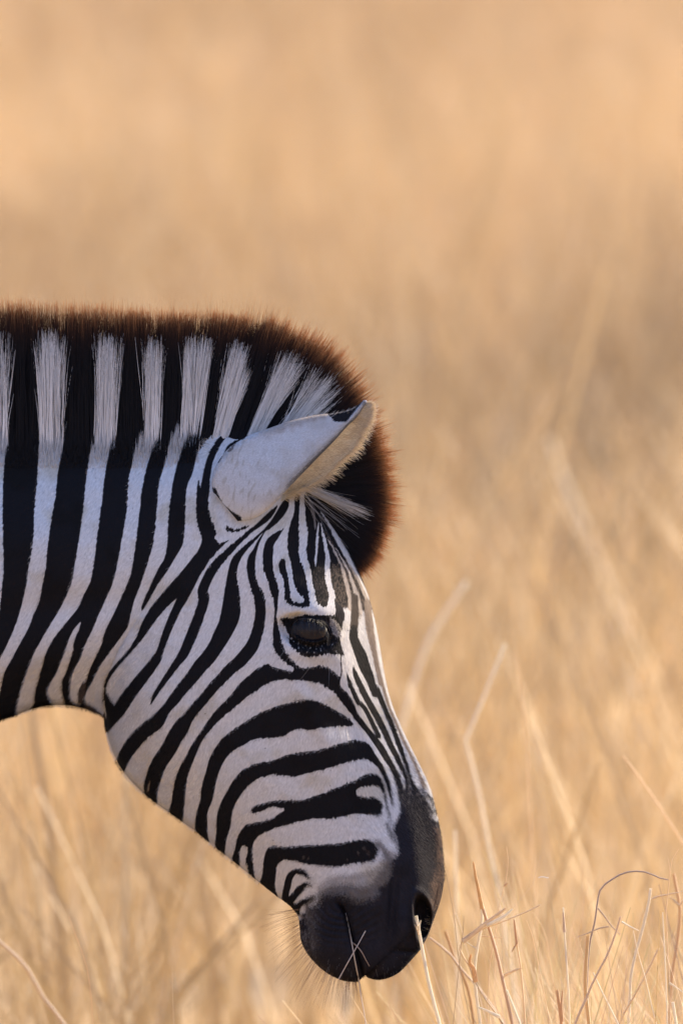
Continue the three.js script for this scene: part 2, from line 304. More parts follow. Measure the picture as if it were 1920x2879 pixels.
area('R: 340,960 400,950 500,962 600,945 700,930 800,960 870,1020 950,1080 972,1100 962,1170 990,1240 1060,1300 1110,1380 1160,1470 1195,1568 K: 740,335 800,415 865,495 925,570 980,670 1020,740 1060,820 1082,900 1100,990 1060,1090 1052,1040 1030,930 1010,850 980,770 920,670 850,560 780,460 700,365 650,290 580,200 520,130 440,70 R: 820,1240 700,1180 560,1145 420,1130 300,1120 190,1115 90,1130 0,1160 J: 1180,350 1080,420 960,520 860,610 770,720 730,800 690,900 655,1000 640,1100 630,1200 605,1330 505,1300 530,1200 545,1110 565,1020 600,920 640,850 680,770 740,680 800,590 870,500 960,410 1040,310 1130,230 1200,185 1245,173 R: 60,950 180,985 310,1008');
area('J: 1568,435 1450,445 1300,480 1180,530 1080,590 960,670 880,750 820,850 790,950 760,1060 745,1170 715,1280 708,1420 795,1490 797,1350 800,1260 830,1180 850,1100 870,1010 900,920 960,830 1050,770 1150,720 1280,710 1370,692 1420,655 1480,645 K: 320,435 420,420 560,405 672,402 668,372 620,330 540,280 420,215 300,190 180,195');
area('K: 0,690 180,630 400,600 560,550 680,520 760,530 810,560 860,640 920,730 950,800 980,880 1000,1000 1005,1080 990,1040 975,1000 945,900 920,830 880,750 830,700 770,672 680,685 560,720 440,760 300,790 210,815 120,800 J: 1440,995 1330,985 1270,980 1170,1010 1100,1060 1050,1120 1010,1180 980,1260 970,1350 950,1420 930,1500 910,1600 850,1540 862,1400 865,1300 880,1230 910,1160 950,1090 990,1020 1040,960 1100,920 1200,890');
area('T: 1400,490 1280,530 1130,575 900,580 780,595 680,620 600,655 580,690 600,715 660,710 720,680 790,650 860,645 945,682 880,730 800,780 700,810 600,830 530,845 470,910 430,990 410,1080 385,1170 365,1250 470,1340 560,1400 640,1470 620,1440 608,1330 595,1200 595,1090 620,1020 680,960 780,910 870,870 1000,840 1130,805 1280,780 K: 490,1160 590,1140 680,1120 760,1125 830,1125 890,1145 915,1080 910,1030 860,990 800,985 720,975 702,945 730,910 820,890 880,900 915,945 932,1010 945,1080 960,1120 1000,1240 985,1160 965,1090 950,1010 938,940 920,870 890,815 830,793 760,810 680,855 560,900 480,930');
area('T: 500,1075 540,1110 535,1180 520,1260 545,1390 455,1330 455,1250 460,1120', WHITE);
area('M: 60,205 200,200 380,190 550,180 700,155 780,155 830,185 845,230 830,290 780,315 650,330 540,350 440,345 340,335 250,310 180,300 130,315 105,350 95,430 90,500 105,600 -20,510 0,400 5,330 20,250');
for (const [x, y, r] of [[300, 280, 14], [335, 290, 10], [700, 250, 12], [740, 215, 16], [770, 250, 12], [620, 300, 8], [735, 320, 10]]) { cx.fillStyle = UMBER; cx.beginPath(); cx.arc(740 + x * .38265 - MX0, 2300 + y * .38265 - MY0, r * .3, 0, 7); cx.fill(); }
band('M: 360,445,10 300,398,42 240,388,42 200,425,48 180,500,52 168,560,50 172,610,70 230,660,60');
band('M: 362,490,14 315,482,36 270,520,52 230,570,48 190,605,60');
band('M: 375,575,40 335,598,44 275,625,42 250,665,48 265,700,20');
band('M: 330,690,16 290,710,26');
// forehead
area('Q: 385,-60 390,200 400,330 425,450 415,600 405,750 430,880 470,1000 490,1150 520,1290 545,1420 600,1480 680,1490 715,1400 740,1360 795,1380 800,1480 900,1500 975,1500 980,1400 1020,1500 1320,1520 1250,1200 1150,1000 1000,700 800,300 640,100 560,-100');
flecks('Q: 750,900 920,950 990,1250 990,1490 900,1510 800,1490 785,1330 740,1150', '#5a4e45', 420);
flecks('Q: 490,980 640,960 700,1250 690,1400 580,1420 530,1200', '#4d433c', 150);
flecks('Q: 900,900 1150,1000 1345,1530 975,1530 985,1300', '#6a5d52', 650);
area('Q: 245,-60 235,200 190,330 160,450 145,600 155,750 185,870 205,980 220,1100 245,1210 290,1300 340,1350 375,1390 350,1440 260,1430 195,1395 180,1280 160,1130 140,1010 120,930 110,860 70,835 35,880 25,960 60,1040 90,1130 105,1290 120,1410 190,1470 300,1495 400,1500 450,1480 440,1380 425,1250 395,1120 375,990 330,890 305,780 300,600 300,400 300,250 315,-60');
band('Q: 420,-20,25 470,120,40 510,280,35 525,400,20 520,440,8', GREY);
band('Q: 575,330,10 560,450,25 550,600,38 545,720,32 530,850,30 528,940,12', WHITE);
band('Q: 600,350,10 635,520,35 670,680,48 695,830,65 690,970,72 700,1100,80 725,1220,78 755,1340,85 750,1450,110', WHITE);
band('Q: 690,540,8 760,680,26 830,820,32 890,950,36 930,1100,46 970,1250,52 1000,1400,52 1005,1530,60', '#a0958a');
band('Q: 800,690,8 900,860,22 980,1000,32 1030,1150,40 1080,1300,62 1120,1450,70 1130,1600,80', '#aca297');
band('Q: 610,190,30 700,290,90 780,430,100 870,620,90 940,770,70 1060,1000,50 1140,1150,46 1220,1320,56 1290,1480,56', WHITE);
band('Q: 930,820,10 1040,1000,25 1110,1120,32 1170,1260,42 1230,1400,44 1260,1540,50', '#a0958a');
// around the eye
band('R: 1160,-20,90 1165,150,100 1160,300,110 1150,450,112', UMBER);
band('R: 1150,430,112 1150,550,122 1190,660,132 1250,800,158 1300,950,150 1360,1080,130 1400,1200,105 1450,1330,100 K: 860,90,45 905,200,42 950,310,40 1000,430,40 1045,550,40 1085,660,35 1120,770,28 1150,860,32 1175,930,60');
band('R: 1335,60,90 1360,350,110 1400,600,92 1440,800,70 1480,1000,62 1520,1200,52 K: 895,0,26 930,130,24 970,260,20 1030,400,20 1090,540,22 1150,660,22 1200,780,24 1250,900,40', TAN);
area('R: 885,20 940,80 1000,130 1022,220 1025,290 1000,360 990,440 960,420 955,360 910,310 890,250 905,170', '#262326');
area('R: 155,270 200,278 330,275 400,250 500,235 620,238 720,243 890,240 960,330 975,450 960,530 975,620 990,700 1015,760 1020,800 975,780 945,760 900,785 850,760 800,770 720,780 640,790 560,812 470,800 400,760 340,710 280,650 265,600 270,520 250,490 220,420 180,350', '#151416');
area('R: 820,290 890,300 950,360 970,450 940,520 890,490 860,420', '#1d1b1c'); flecks('R: 815,280 890,290 955,360 975,450 945,530 885,500 850,420', '#8a8580', 500, 5);
flecks('R: 155,270 400,250 620,238 890,240 975,450 970,620 1015,790 900,780 720,780 560,805 400,750 265,600 200,400', '#3f3a3c', 420, 5);
for (const [x, y, r] of [[295, 560, 26], [330, 600, 14], [400, 680, 17], [395, 620, 10], [515, 740, 14], [555, 690, 14], [610, 750, 16], [700, 715, 17], [640, 700, 10], [650, 655, 9], [720, 655, 9], [455, 685, 8], [745, 625, 8], [500, 650, 8], [910, 720, 12], [860, 650, 12], [925, 750, 10]]) { cx.fillStyle = '#a39e99'; cx.beginPath(); cx.arc(760 + x * .20408 - MX0, 1680 + y * .20408 - MY0, r * .13, 0, 7); cx.fill(); }
band('R: 975,780,14 975,900,16 985,1000,16 968,1090,20', '#2a2726');
// stripes down the nose
band('R: 1058,1030,8 1080,1120,45 1110,1220,60 1160,1320,60 1210,1430,60 K: 770,260,36 840,400,36 880,490,46');
band('R: 1142,935,10 1160,1010,50 1200,1120,75 1260,1250,85 1310,1350,85 1370,1460,85 K: 875,340,52 930,450,50 985,570,46 1035,670,44 1080,770,36 1110,850,34 1112,930,40');
area('M: 400,520 470,440 560,410 690,400 800,370 850,330 880,250 930,230 990,300 1000,500 840,640 500,640', '#97938f');
area('M: 400,560 500,490 620,480 720,500 800,470 850,400 900,330 960,330 980,560 840,640 500,640', '#5f5b59');
// dark muzzle
area('K: 1060,1110 1075,1000 1092,935 1130,912 1160,905 1190,930 1230,958 1270,1010 1310,1090 1345,1180 M: 1500,0 1500,1300 160,1300 200,760 270,740 300,720 345,650 390,620 420,580 500,552 580,555 640,580 700,612 780,592 850,560 850,500 880,440 900,400 905,340 940,310 960,290 985,250 975,150 955,70', '#222024');
 band('M: 905,30,16 935,110,22 960,170,10'); band('M: 865,190,20 900,240,30 930,320,40 900,400,50', UMBER); band('M: 845,170,30 900,250,46 922,320,50 905,400,60 870,470,50', '#67625f');
band('M: 690,500,16 760,495,24 810,470,26 850,410,22 880,380,30', GREY);
band('M: 330,640,30 340,740,34 370,850,30 360,960,26', '#45413f');
flecks('K: 1040,830 1330,960 1345,1150 1250,1050 1080,960', '#242328', 420, 16);
flecks('K: 1050,900 1300,980 1350,1250 1280,1150 1180,1010 1060,1060', '#76716e', 120, 12);
flecks('M: 1255,60 1305,100 1325,330 1318,480 1290,640 1240,640 1225,500 1270,300', '#6b5546', 700, 8);  // tan front hairs, the sunlit rim partly painted into the coat colour
flecks('M: 430,600 700,640 950,420 1150,560 1180,760 1080,1030 850,1170 640,1190 420,1060 300,850', '#38353a', 1500, 4);
flecks('M: 290,660 400,620 400,1000 480,1160 380,1080 290,900', '#77716e', 420, 8);
flecks('M: 980,0 1250,0 1250,600 960,600', '#2c2a30', 600, 6);
band('V: 480,560,30 530,700,36 580,850,34 560,960,26', '#393635');
band('V: 470,1000,30 640,1200,40 800,1320,30', '#352d2b');

const chart = cx.getImageData(0, 0, MW, MH).data;
const lin = new Float32Array(256); for (let i = 0; i < 256; i++) { const c = i / 255; lin[i] = c <= 0.04045 ? c / 12.92 : Math.pow((c + 0.055) / 1.055, 2.4); }
function coatAt(x, y) {                               // linear colour of the coat at a place on the flank grid
  if (x < MX0 + 20) {                                 // trunk stripes beyond the measured part
    const b = Math.sin((x + 120 * noise(x / 500, y / 500) + (y - 1900) * 0.12) / 34 + 4 * noise(y / 700, x / 900, 4)); return b > 0.1 ? [0.6, 0.58, 0.55] : [0.011, 0.0105, 0.0125];
  }
  const fx = clamp(x - MX0, 0, MW - 2), fy = clamp(y - MY0, 0, MH - 2), i = Math.floor(fx), j = Math.floor(fy), a = fx - i, b = fy - j, o = (j * MW + i) * 4, r = [0, 0, 0];
  for (let k = 0; k < 3; k++) r[k] = mix(mix(lin[chart[o + k]], lin[chart[o + 4 + k]], a), mix(lin[chart[o + MW * 4 + k]], lin[chart[o + MW * 4 + 4 + k]], a), b);
  return r;
}
function hairDir(x, y) {                              // lie of the hair on the flank grid (y down): direction and angle
  const neck = 1 - sm(330, 620, x);
  let a = mix(2.15, mix(2.0, 0.9, sm(900, 1080, x)), 1 - neck) + 0.35 * noise(x / 120, y / 120, 8);
  if (x < 640) a = mix(a, 4.71, (1 - sm(1242, 1290, y)) * (1 - sm(540, 640, x)));
  return [Math.cos(a), Math.sin(a), a];
}
function fibre(x, y, ang, across, along, sd) {           // streaks lying along the hair
  const f = ang / 0.3, i = Math.floor(f), t = f - i; let s = 0;
  for (const [k, w] of [[i, 1 - t], [i + 1, t]]) { const c = Math.cos(k * 0.3), q = Math.sin(k * 0.3); s += w * noise((-x * q + y * c) / across, (x * c + y * q) / along, sd + k * 3.7); }
  return s;
}
// texture on the body's own (along, around) coordinates
const TW = 2048, TH = 1536, LEG = 0.94;
const tex = new Uint8Array(TW * TH * 4), btex = new Uint8Array(TW * TH * 4);
const toS = c => { c = clamp(c); return 255 * (c <= 0.0031308 ? c * 12.92 : 1.055 * Math.pow(c, 1 / 2.4) - 0.055); };
for (let i = 0; i < TW; i++) {
  const s = section((i + 0.5) / TW);
  for (let j = 0; j < TH; j++) {
    const v = (j + 0.5) / TH, o = (j * TW + i) * 4; let c, h = 0.5;
    if (v > LEG) { c = Math.sin(i / TW * 150 + 2 * noise(i / 40, 3)) > 0 && i < TW * 0.9 ? [0.58, 0.56, 0.53] : [0.02, 0.02, 0.02]; } else {
      const tau = (1 - Math.cos(v / LEG * Math.PI)) / 2; let x = mix(s.dx, s.vx, tau), y = mix(s.dy, s.vy, tau);
      const [dx, dy, an] = hairDir(x, y);
      const soft = (0.45 * sm(2090, 2200, y) + 0.55 * sm(2230, 2360, y)) * sm(985, 1075, x) + 1.25 * sm(2400, 2480, y) * sm(820, 900, x) * (1 - sm(985, 1075, x)) + sm(2480, 2560, y) * sm(840, 900, x) + sm(930, 985, x) * (1 - sm(1780, 1900, y)) * 0.10;
      const fib = fibre(x, y, an, 2.6, 16, 1), fib2 = fibre(x, y, an, 5.5, 30, 7), edge = 5;
      const n = soft > 0.03 ? 7 : 1, fx = x + dx * edge * (fib * 1.2 + fib2), fy = y + dy * edge * (fib * 1.2 + fib2); c = [0, 0, 0];
      for (let k = 0; k < n; k++) { const q = coatAt(fx + soft * (6 * noise(x / 5, y / 5, 11) + 15 * (rnd() - 0.5)), fy + soft * (6 * noise(x / 5, y / 5, 13) + 15 * (rnd() - 0.5))); for (let m = 0; m < 3; m++) c[m] += q[m] / n; }
      const g = 1 + 0.28 * fibre(x, y, an, 2.4, 10, 21) + 0.16 * fibre(x, y, an, 5, 24, 23) + 0.16 * (rnd() - 0.5);
      const dirt = sm(0.05, 0.6, noise(x / 150, y / 110, 31) + 0.5 * noise(x / 40, y / 40, 33)), bright = c[0] > 0.15 ? 1 : 0.5 + 0.7 * sm(2250, 2450, y);
      const fleck = noise(x / 7, y / 7, 41) > 0.62 && noise(x / 60, y / 60, 43) > 0.05 && c[0] > 0.3 ? 0.45 : 1;
      const m = mix(1, g, bright) * fleck; c = [c[0] * m * (1 - 0.15 * dirt), c[1] * m * (1 - 0.20 * dirt), c[2] * m * (1 - 0.30 * dirt)];
      h = 0.5 + 0.35 * fibre(x, y, an, 2.2, 12, 51) + 0.25 * fibre(x, y, an, 4.6, 20, 53);
    }
    tex[o] = toS(c[0]); tex[o + 1] = toS(c[1]); tex[o + 2] = toS(c[2]); tex[o + 3] = 255;
    btex[o] = btex[o + 1] = btex[o + 2] = clamp(h) * 255; btex[o + 3] = 255;
  }
}
const coatMap = new THREE.DataTexture(tex, TW, TH); coatMap.colorSpace = THREE.SRGBColorSpace; coatMap.magFilter = THREE.LinearFilter; coatMap.needsUpdate = true;
const coatBump = new THREE.DataTexture(btex, TW, TH); coatBump.magFilter = THREE.LinearFilter; coatBump.needsUpdate = true;
const coat = new THREE.MeshPhysicalMaterial({ map: coatMap, bumpMap: coatBump, bumpScale: 0.0007, roughness: 0.8, specularIntensity: 0.15 });

// ------------------------------------------------------------------ zebra: one skin from rump to lips, with the legs grown in
const zebra = named(new THREE.Group(), 'zebra'); zebra.position.copy(BASE); scene.add(zebra);
tag(zebra, 'black and white striped zebra with lowered head grazing in dry golden grass', 'zebra');
{ // settle the eyeball depth on the plain surface
  let best = 1e9; for (let i = 0; i < 1200; i++) { const s = section(0.45 + 0.3 * i / 1200); for (let j = 1; j < 60; j++) { const tau = j / 60, d = Math.hypot(mix(s.dx, s.vx, tau) - EYE.x, mix(s.dy, s.vy, tau) - EYE.y); if (d < best) { best = d; EYE.w = halfWidth(s, tau); } } }
  EYE.z = EYE.w - EYE.r + 6;
}
const surfaceCache = [];
{
  const NS = 860, NT = 170, ring = NT * 2, pos = [], uv = [], idx = [], P = new THREE.Vector3();
  for (let i = 0; i <= NS; i++) {
    const u = i / NS, s = section(u), row = [];
    for (let j = 0; j <= NT; j++) {
      const v = j / NT, tau = (1 - Math.cos(v * Math.PI)) / 2, x = mix(s.dx, s.vx, tau), y = mix(s.dy, s.vy, tau);
      let z = halfWidth(s, tau); z = j === 0 || j === NT ? 0 : Math.max(0.5, relief(x, y, z));
      row.push([x, y, z, u, v]);
    }
    surfaceCache.push(row);
    for (let j = 0; j <= ring; j++) { const k = j <= NT ? j : ring - j, r = row[k]; place(r[0], r[1], j <= NT ? r[2] : -r[2], P); pos.push(P.x, P.y, P.z); uv.push(u, r[4] * LEG * 0.999); }
  }
  const n = ring + 1;
  for (let i = 0; i < NS; i++) for (let j = 0; j < ring; j++) { const a = i * n + j, b = a + n; idx.push(a, a + 1, b, b, a + 1, b + 1); }
  const g = new THREE.BufferGeometry(); g.setAttribute('position', new THREE.Float32BufferAttribute(pos, 3)); g.setAttribute('uv', new THREE.Float32BufferAttribute(uv, 2)); g.setIndex(idx); g.computeVertexNormals();
  { // smooth the seam along the back
    const N = g.attributes.normal; for (let i = 0; i <= NS; i++) { const a = i * n, b = a + ring; const x = N.getX(a) + N.getX(b), y = N.getY(a) + N.getY(b), l = Math.hypot(x, y) || 1; N.setXYZ(a, x / l, y / l, 0); N.setXYZ(b, x / l, y / l, 0); }
  }
  const parts = [g];
  const leg = (rows) => {                             // tapering jointed leg down to the hoof
    const p = [], t = [], q = [], m = 40, k = 20;
    for (let i = 0; i <= m; i++) { const r = spline(rows, i / m); for (let j = 0; j <= k; j++) { const a = j / k * 2 * Math.PI; place(r[0] + Math.cos(a) * r[3], r[1], r[2] + Math.sin(a) * r[4], P); p.push(P.x, Math.max(P.y, 0.002), P.z); t.push(0.02 + 0.96 * i / m, 0.97); } }
    for (let i = 0; i < m; i++) for (let j = 0; j < k; j++) { const a = i * (k + 1) + j, b = a + k + 1; q.push(a, a + 1, b, b, a + 1, b + 1); }
    const c = p.length / 3; place(rows[rows.length - 1][0], rows[rows.length - 1][1], rows[rows.length - 1][2], P); p.push(P.x, Math.max(0.002, P.y), P.z); t.push(0.99, 0.97);
    for (let j = 0; j < k; j++) q.push(m * (k + 1) + j, m * (k + 1) + j + 1, c);
    const g2 = new THREE.BufferGeometry(); g2.setAttribute('position', new THREE.Float32BufferAttribute(p, 3)); g2.setAttribute('uv', new THREE.Float32BufferAttribute(t, 2)); g2.setIndex(q); g2.computeVertexNormals(); parts.push(g2);
  };
  for (const s of [1, -1]) {
    leg([[-900, 2150, 360 * s, 260, 150], [-880, 2500, 330 * s, 190, 130], [-860, 2900, 300 * s, 120, 100], [-850, 3300, 290 * s, 95, 85], [-840, 3450, 285 * s, 85, 80], [-835, 3800, 285 * s, 58, 55], [-815, 3980, 285 * s, 70, 65], [-790, 4090, 285 * s, 75, 70], [-770, 4170, 285 * s, 105, 95]]);
    leg([[-3050, 1950, 360 * s, 400, 190], [-3060, 2350, 350 * s, 330, 170], [-2970, 2700, 320 * s, 210, 130], [-3090, 3050, 300 * s, 130, 100], [-3200, 3230, 290 * s, 110, 85], [-3170, 3500, 285 * s, 75, 65], [-3140, 3900, 285 * s, 62, 58], [-3100, 4060, 285 * s, 75, 70], [-3070, 4170, 285 * s, 108, 98]]);
  }
  mesh('body', mergeGeometries(parts), coat, zebra);
}
const hairMat = new THREE.MeshPhysicalMaterial({ vertexColors: true, roughness: 0.5, side: THREE.DoubleSide, transmission: 0.25, thickness: 0 });

{ // the short coat itself: fine hairs lying on the skin, coloured by the markings where they root
  const L = [], NS = surfaceCache.length - 1, NT = surfaceCache[0].length - 1, i0 = Math.round(NS * 0.1);
  for (let k = 0; k < 320000; k++) {
    const i = Math.floor(rr(i0, NS - 4)), j = Math.floor(rr(2, NT - 2)), r = surfaceCache[i][j];
    if (r[0] < -30 || almond(r[0], r[1]) < 0.55 || nostril(r[0], r[1]) < 0.3 || Math.hypot(r[0] - EYE.x, r[1] - EYE.y) < 70) continue;
    const ra = surfaceCache[i + 1][j], rb = surfaceCache[i][j + 1], f = rnd(), h = rnd(), x = r[0] + (ra[0] - r[0]) * f + (rb[0] - r[0]) * h, y = r[1] + (ra[1] - r[1]) * f + (rb[1] - r[1]) * h, z = r[2] + (ra[2] - r[2]) * f + (rb[2] - r[2]) * h;
    const e1 = new THREE.Vector3(ra[0] - r[0], ra[1] - r[1], ra[2] - r[2]), e2 = new THREE.Vector3(rb[0] - r[0], rb[1] - r[1], rb[2] - r[2]), n = e1.cross(e2).normalize(); if (n.z < 0) n.negate();
    const muzzle = sm(2350, 2520, y), [hx, hy] = hairDir(x, y), d = new THREE.Vector3(hx + 0.28 * gauss(), hy + 0.28 * gauss(), 0); d.addScaledVector(n, -d.dot(n)).normalize().addScaledVector(n, rr(0.12, 0.34));
    const len = rr(6, 13) * mix(mix(1.15, 0.8, sm(500, 800, x)), 0.6, muzzle) * (1 + 2.6 * (1 - sm(1236, 1282, y)) * (1 - sm(480, 600, x))), c = coatAt(x + 2 * gauss(), y + 2 * gauss()), sh = rr(0.84, 1.12) * (1 + 0.12 * noise(x / 30, y / 30, 77)), cc = [c[0] * sh, c[1] * sh, c[2] * sh];
    L.push({ w: [0.00028, 0.00010], nrm: n, c: () => cc, at: (t, o) => place(x + d.x * len * t, y + d.y * len * t, z - 1 + d.z * len * t * (1 - 0.5 * t), o) });
  }
  for (let k = 0; k < 9000; k++) {
    const i = Math.floor(rr(i0, NS - 30)), j = rnd() < 0.62 ? NT - Math.floor(rr(0, 7)) : Math.floor(rr(0, 7)), r = surfaceCache[i][j], s0 = surfaceCache[i]; if (r[0] < -30 || (j < 20 && r[1] < 1440) || r[1] > 2480) continue;
    const ox = j < 20 ? s0[0][0] - s0[NT][0] : s0[NT][0] - s0[0][0], oy = j < 20 ? s0[0][1] - s0[NT][1] : s0[NT][1] - s0[0][1], l = Math.hypot(ox, oy), [hx, hy] = hairDir(r[0], r[1]), q = rr(0.2, 0.7), dx = hx + ox / l * q + 0.2 * gauss(), dy = hy + oy / l * q + 0.2 * gauss(), len = rr(3, 8) * (j < 20 ? 0.7 : 1), c = coatAt(r[0], r[1]), sg = rnd() < 0.5 ? 1 : -1;
    L.push({ w: [0.00028, 0.0001], nrm: new THREE.Vector3(0.3 * gauss(), 0.3 * gauss(), 1).normalize(), c: () => c, at: (t, o) => place(r[0] + dx * len * t, r[1] + dy * len * t, sg * r[2], o) });
  }
  mesh('coat_hair', strandGeometry(L, 2), new THREE.MeshPhysicalMaterial({ vertexColors: true, roughness: 0.8, specularIntensity: 0.2, side: THREE.DoubleSide }), zebra).userData.kind = 'stuff';
}
// eyeballs, lashes
for (const sgn of [1, -1]) {
  const e = mesh('eye', new THREE.SphereGeometry(EYE.r * K, 48, 32), new THREE.MeshPhysicalMaterial({ color: new THREE.Color(0.010, 0.010, 0.016), roughness: 0.3, specularIntensity: 0.35, clearcoat: 0.12, clearcoatRoughness: 0.06 }), zebra);
  place(EYE.x, EYE.y, EYE.z * sgn, e.position);
  const L = [];
  for (let i = 0; i < 150; i++) {
    const a = Math.PI * (1.02 + 0.96 * rnd()), c = Math.cos(0.2), s = Math.sin(0.2), ex = Math.cos(a) * 47, ey = Math.sin(a) * 27, x = EYE.x + ex * c - ey * s, y = EYE.y + ex * s + ey * c;
    const r = Math.hypot(x - EYE.x, y - EYE.y), z = EYE.z + Math.sqrt(Math.max(0, EYE.r ** 2 - r * r)) + 8, len = rr(22, 50), lean = rr(-4, 7) + ex * 0.12;
    L.push({ w: [0.0004, 0.00012], c: () => [0.012, 0.012, 0.014], at: (t, o) => place(x + lean * t, y - 4 + len * t * t, sgn * (z + 17 * Math.sin(t * 2.2)), o) });
  }
  mesh('eyelashes', strandGeometry(L, 4), hairMat, zebra);
}

// ------------------------------------------------------------------ ears
{
  const E = { base: [606, 1384, 672, 1462, 690, 1462, 24], a: [602, 1350, 715, 1454, 735, 1448, 56], b: [614, 1312, 752, 1432, 778, 1420, 76], c: [645, 1268, 778, 1404, 815, 1394, 84], d: [698, 1232, 802, 1368, 862, 1374, 80], e: [760, 1209, 838, 1320, 915, 1346, 68], f: [820, 1188, 880, 1276, 957, 1304, 50], g: [880, 1174, 920, 1234, 995, 1268, 38], h: [940, 1166, 960, 1197, 1018, 1222, 26], i: [985, 1156, 995, 1170, 1032, 1182, 15], j: [1012, 1140, 1018, 1142, 1038, 1148, 8], tip: [1027, 1127, 1030, 1126, 1034, 1130, 3] };
  const rows = Object.values(E), n = 90, m = 48;
  rows.slice(3, 10).forEach((r, i) => { const k = [0.08, 0.16, 0.2, 0.2, 0.2, 0.16, 0.1][i]; r[2] += (r[4] - r[2]) * k; r[3] += (r[5] - r[3]) * k; r[4] += (r[2] - r[4]) * 0.10; r[5] += (r[3] - r[5]) * 0.10; });
  const zc = t => mix(165, 118, sm(0, 1, t));
  const earPoint = (t, q) => {                   // q 0 near rim .. 0.5 back of the ear .. 1 far rim
    const r = spline(rows, t), [tx, ty, nx, ny, fx, fy, b] = r, k = 2 * q - 1;
    const f = Math.pow(Math.max(0, Math.abs(Math.cos(q * Math.PI))), 0.9), x = mix(tx, q < 0.5 ? nx : fx, f), y = mix(ty, q < 0.5 ? ny : fy, f);
    let z = b * Math.sin(-k * 2.15);
    z = zc(t) + z * (1 - 0.15 * Math.abs(k));
    return [x, y, z];
  };
  const geo = (sgn) => {
    const grid = []; for (let i = 0; i <= n; i++) { const row = []; for (let j = 0; j <= m; j++) { const p = earPoint(i / n, j / m); row.push(place(p[0], p[1], p[2] * sgn)); } grid.push(row); }
    const nrm = grid.map((row, i) => row.map((p, j) => { const a = grid[Math.min(n, i + 1)][j].clone().sub(grid[Math.max(0, i - 1)][j]), b = row[Math.min(m, j + 1)].clone().sub(row[Math.max(0, j - 1)]); return b.cross(a).normalize().multiplyScalar(sgn); }));
    // which way is out: away from the ear's own middle line
    const mid = grid[n >> 1], ctr = mid[0].clone().add(mid[m]).multiplyScalar(0.5); if (nrm[n >> 1][m >> 1].dot(mid[m >> 1].clone().sub(ctr)) < 0) nrm.forEach(r => r.forEach(v => v.negate()));
    const pos = [], uv = [], idx = [], th = 0.0022;
    for (const side of [1, -1]) for (let i = 0; i <= n; i++) for (let j = 0; j <= m; j++) { const e = Math.min(1, Math.min(j, m - j) / 3, (n - i) / 3), p = grid[i][j].clone().addScaledVector(nrm[i][j], side * th * Math.sqrt(e)); pos.push(p.x, p.y, p.z); uv.push((i + 0.0) / n * 0.998 + 0.001, (side > 0 ? 0.002 : 0.502) + j / m * 0.496); }
    const half = (n + 1) * (m + 1);
    for (const h of [0, 1]) for (let i = 0; i < n; i++) for (let j = 0; j < m; j++) { const a = h * half + i * (m + 1) + j, b = a + m + 1; h ^ (sgn < 0) ? idx.push(a, a + 1, b, b, a + 1, b + 1) : idx.push(a, b, a + 1, b, b + 1, a + 1); }
    const g = new THREE.BufferGeometry(); g.setAttribute('position', new THREE.Float32BufferAttribute(pos, 3)); g.setAttribute('uv', new THREE.Float32BufferAttribute(uv, 2)); g.setIndex(idx); g.computeVertexNormals(); return [g, grid, nrm];
  };
  const w = 768, h = 768, c = new Uint8Array(w * h * 4), bb = new Uint8Array(w * h * 4);
  for (let i = 0; i < w; i++) for (let j = 0; j < h; j++) {
    const t = i / w, inner = j >= h / 2, q = (inner ? j - h / 2 : j) / (h / 2), o = (j * w + i) * 4, [x, y] = earPoint(t, clamp(q));
    let k = inner ? [0.84, 0.77, 0.60] : [0.64, 0.635, 0.63];
    const jx = x + 5 * noise(i / 6, j / 3, 2), jy = y + 5 * noise(i / 6, j / 3, 4);
    if (!inner && q < 0.62) {
      if (jx > 918 + (jy - 1165) * 0.9 && jy < 1190 && jx < 1008 - (jy - 1150) * 0.9) k = [0.014, 0.013, 0.015];
      const f = Math.pow(Math.max(0, Math.cos(q * Math.PI)), 0.9), fr = f + 0.03 * noise(i / 8, j / 4, 8);
      if (q < 0.5) { const on = sm(0.18, 0.5, t + 0.06 * noise(i / 14, j / 9, 3)); k = k.map(v => mix(v, 0.22, sm(0.84, 0.92, fr) * 0.75 * on)); if (fr > 0.958) k = k.map(v => mix(v, 0.10, on)); }
      const back = (1 - sm(0.05, 0.3, f + 0.12 * noise(x / 18, y / 18, 15))) * sm(0.35, 0.5, t) * 0.4; k = [k[0] * (1 - back * 0.8), k[1] * (1 - back), k[2] * (1 - back * 1.15)];
      const tuftMark = 0.5 * sm(0.1, 0.5, noise(x / 9 + y / 30, y / 34 - x / 60, 19)) * (1 - sm(0.3, 0.45, t)) ; k = k.map((v, n2) => v * (1 - tuftMark * [0.4, 0.45, 0.55][n2]));
      if (t > 0.955) k = [0.55, 0.52, 0.5];
      const [d1] = segDist(jx, jy, [[605, 1380], [622, 1418], [650, 1442], [674, 1456]]); if (d1 < 8.5) k = [0.014, 0.013, 0.015];
      const [d2] = segDist(jx, jy, [[620, 1300], [632, 1270], [655, 1248], [690, 1234]]); if (d2 < 5.5) k = [0.018, 0.016, 0.017];
      const [d3] = segDist(jx, jy, [[652, 1272], [664, 1254]]); if (d3 < 4) k = [0.2, 0.18, 0.17];
      const dirty = sm(0.0, 0.5, noise(x / 70, y / 60, 61)) * 0.12; k = [k[0] * (1 - dirty), k[1] * (1 - dirty * 1.25), k[2] * (1 - dirty * 1.6)];
    }
    const g = 1 + 0.22 * noise(i / 7, j / 2.2, 5) + 0.14 * (rnd() - 0.5);
    for (let r = 0; r < 3; r++) c[o + r] = toS(k[r] * g); c[o + 3] = 255; bb[o] = bb[o + 1] = bb[o + 2] = clamp(0.5 + 0.4 * noise(i / 8, j / 2.4, 9)) * 255; bb[o + 3] = 255;
  }
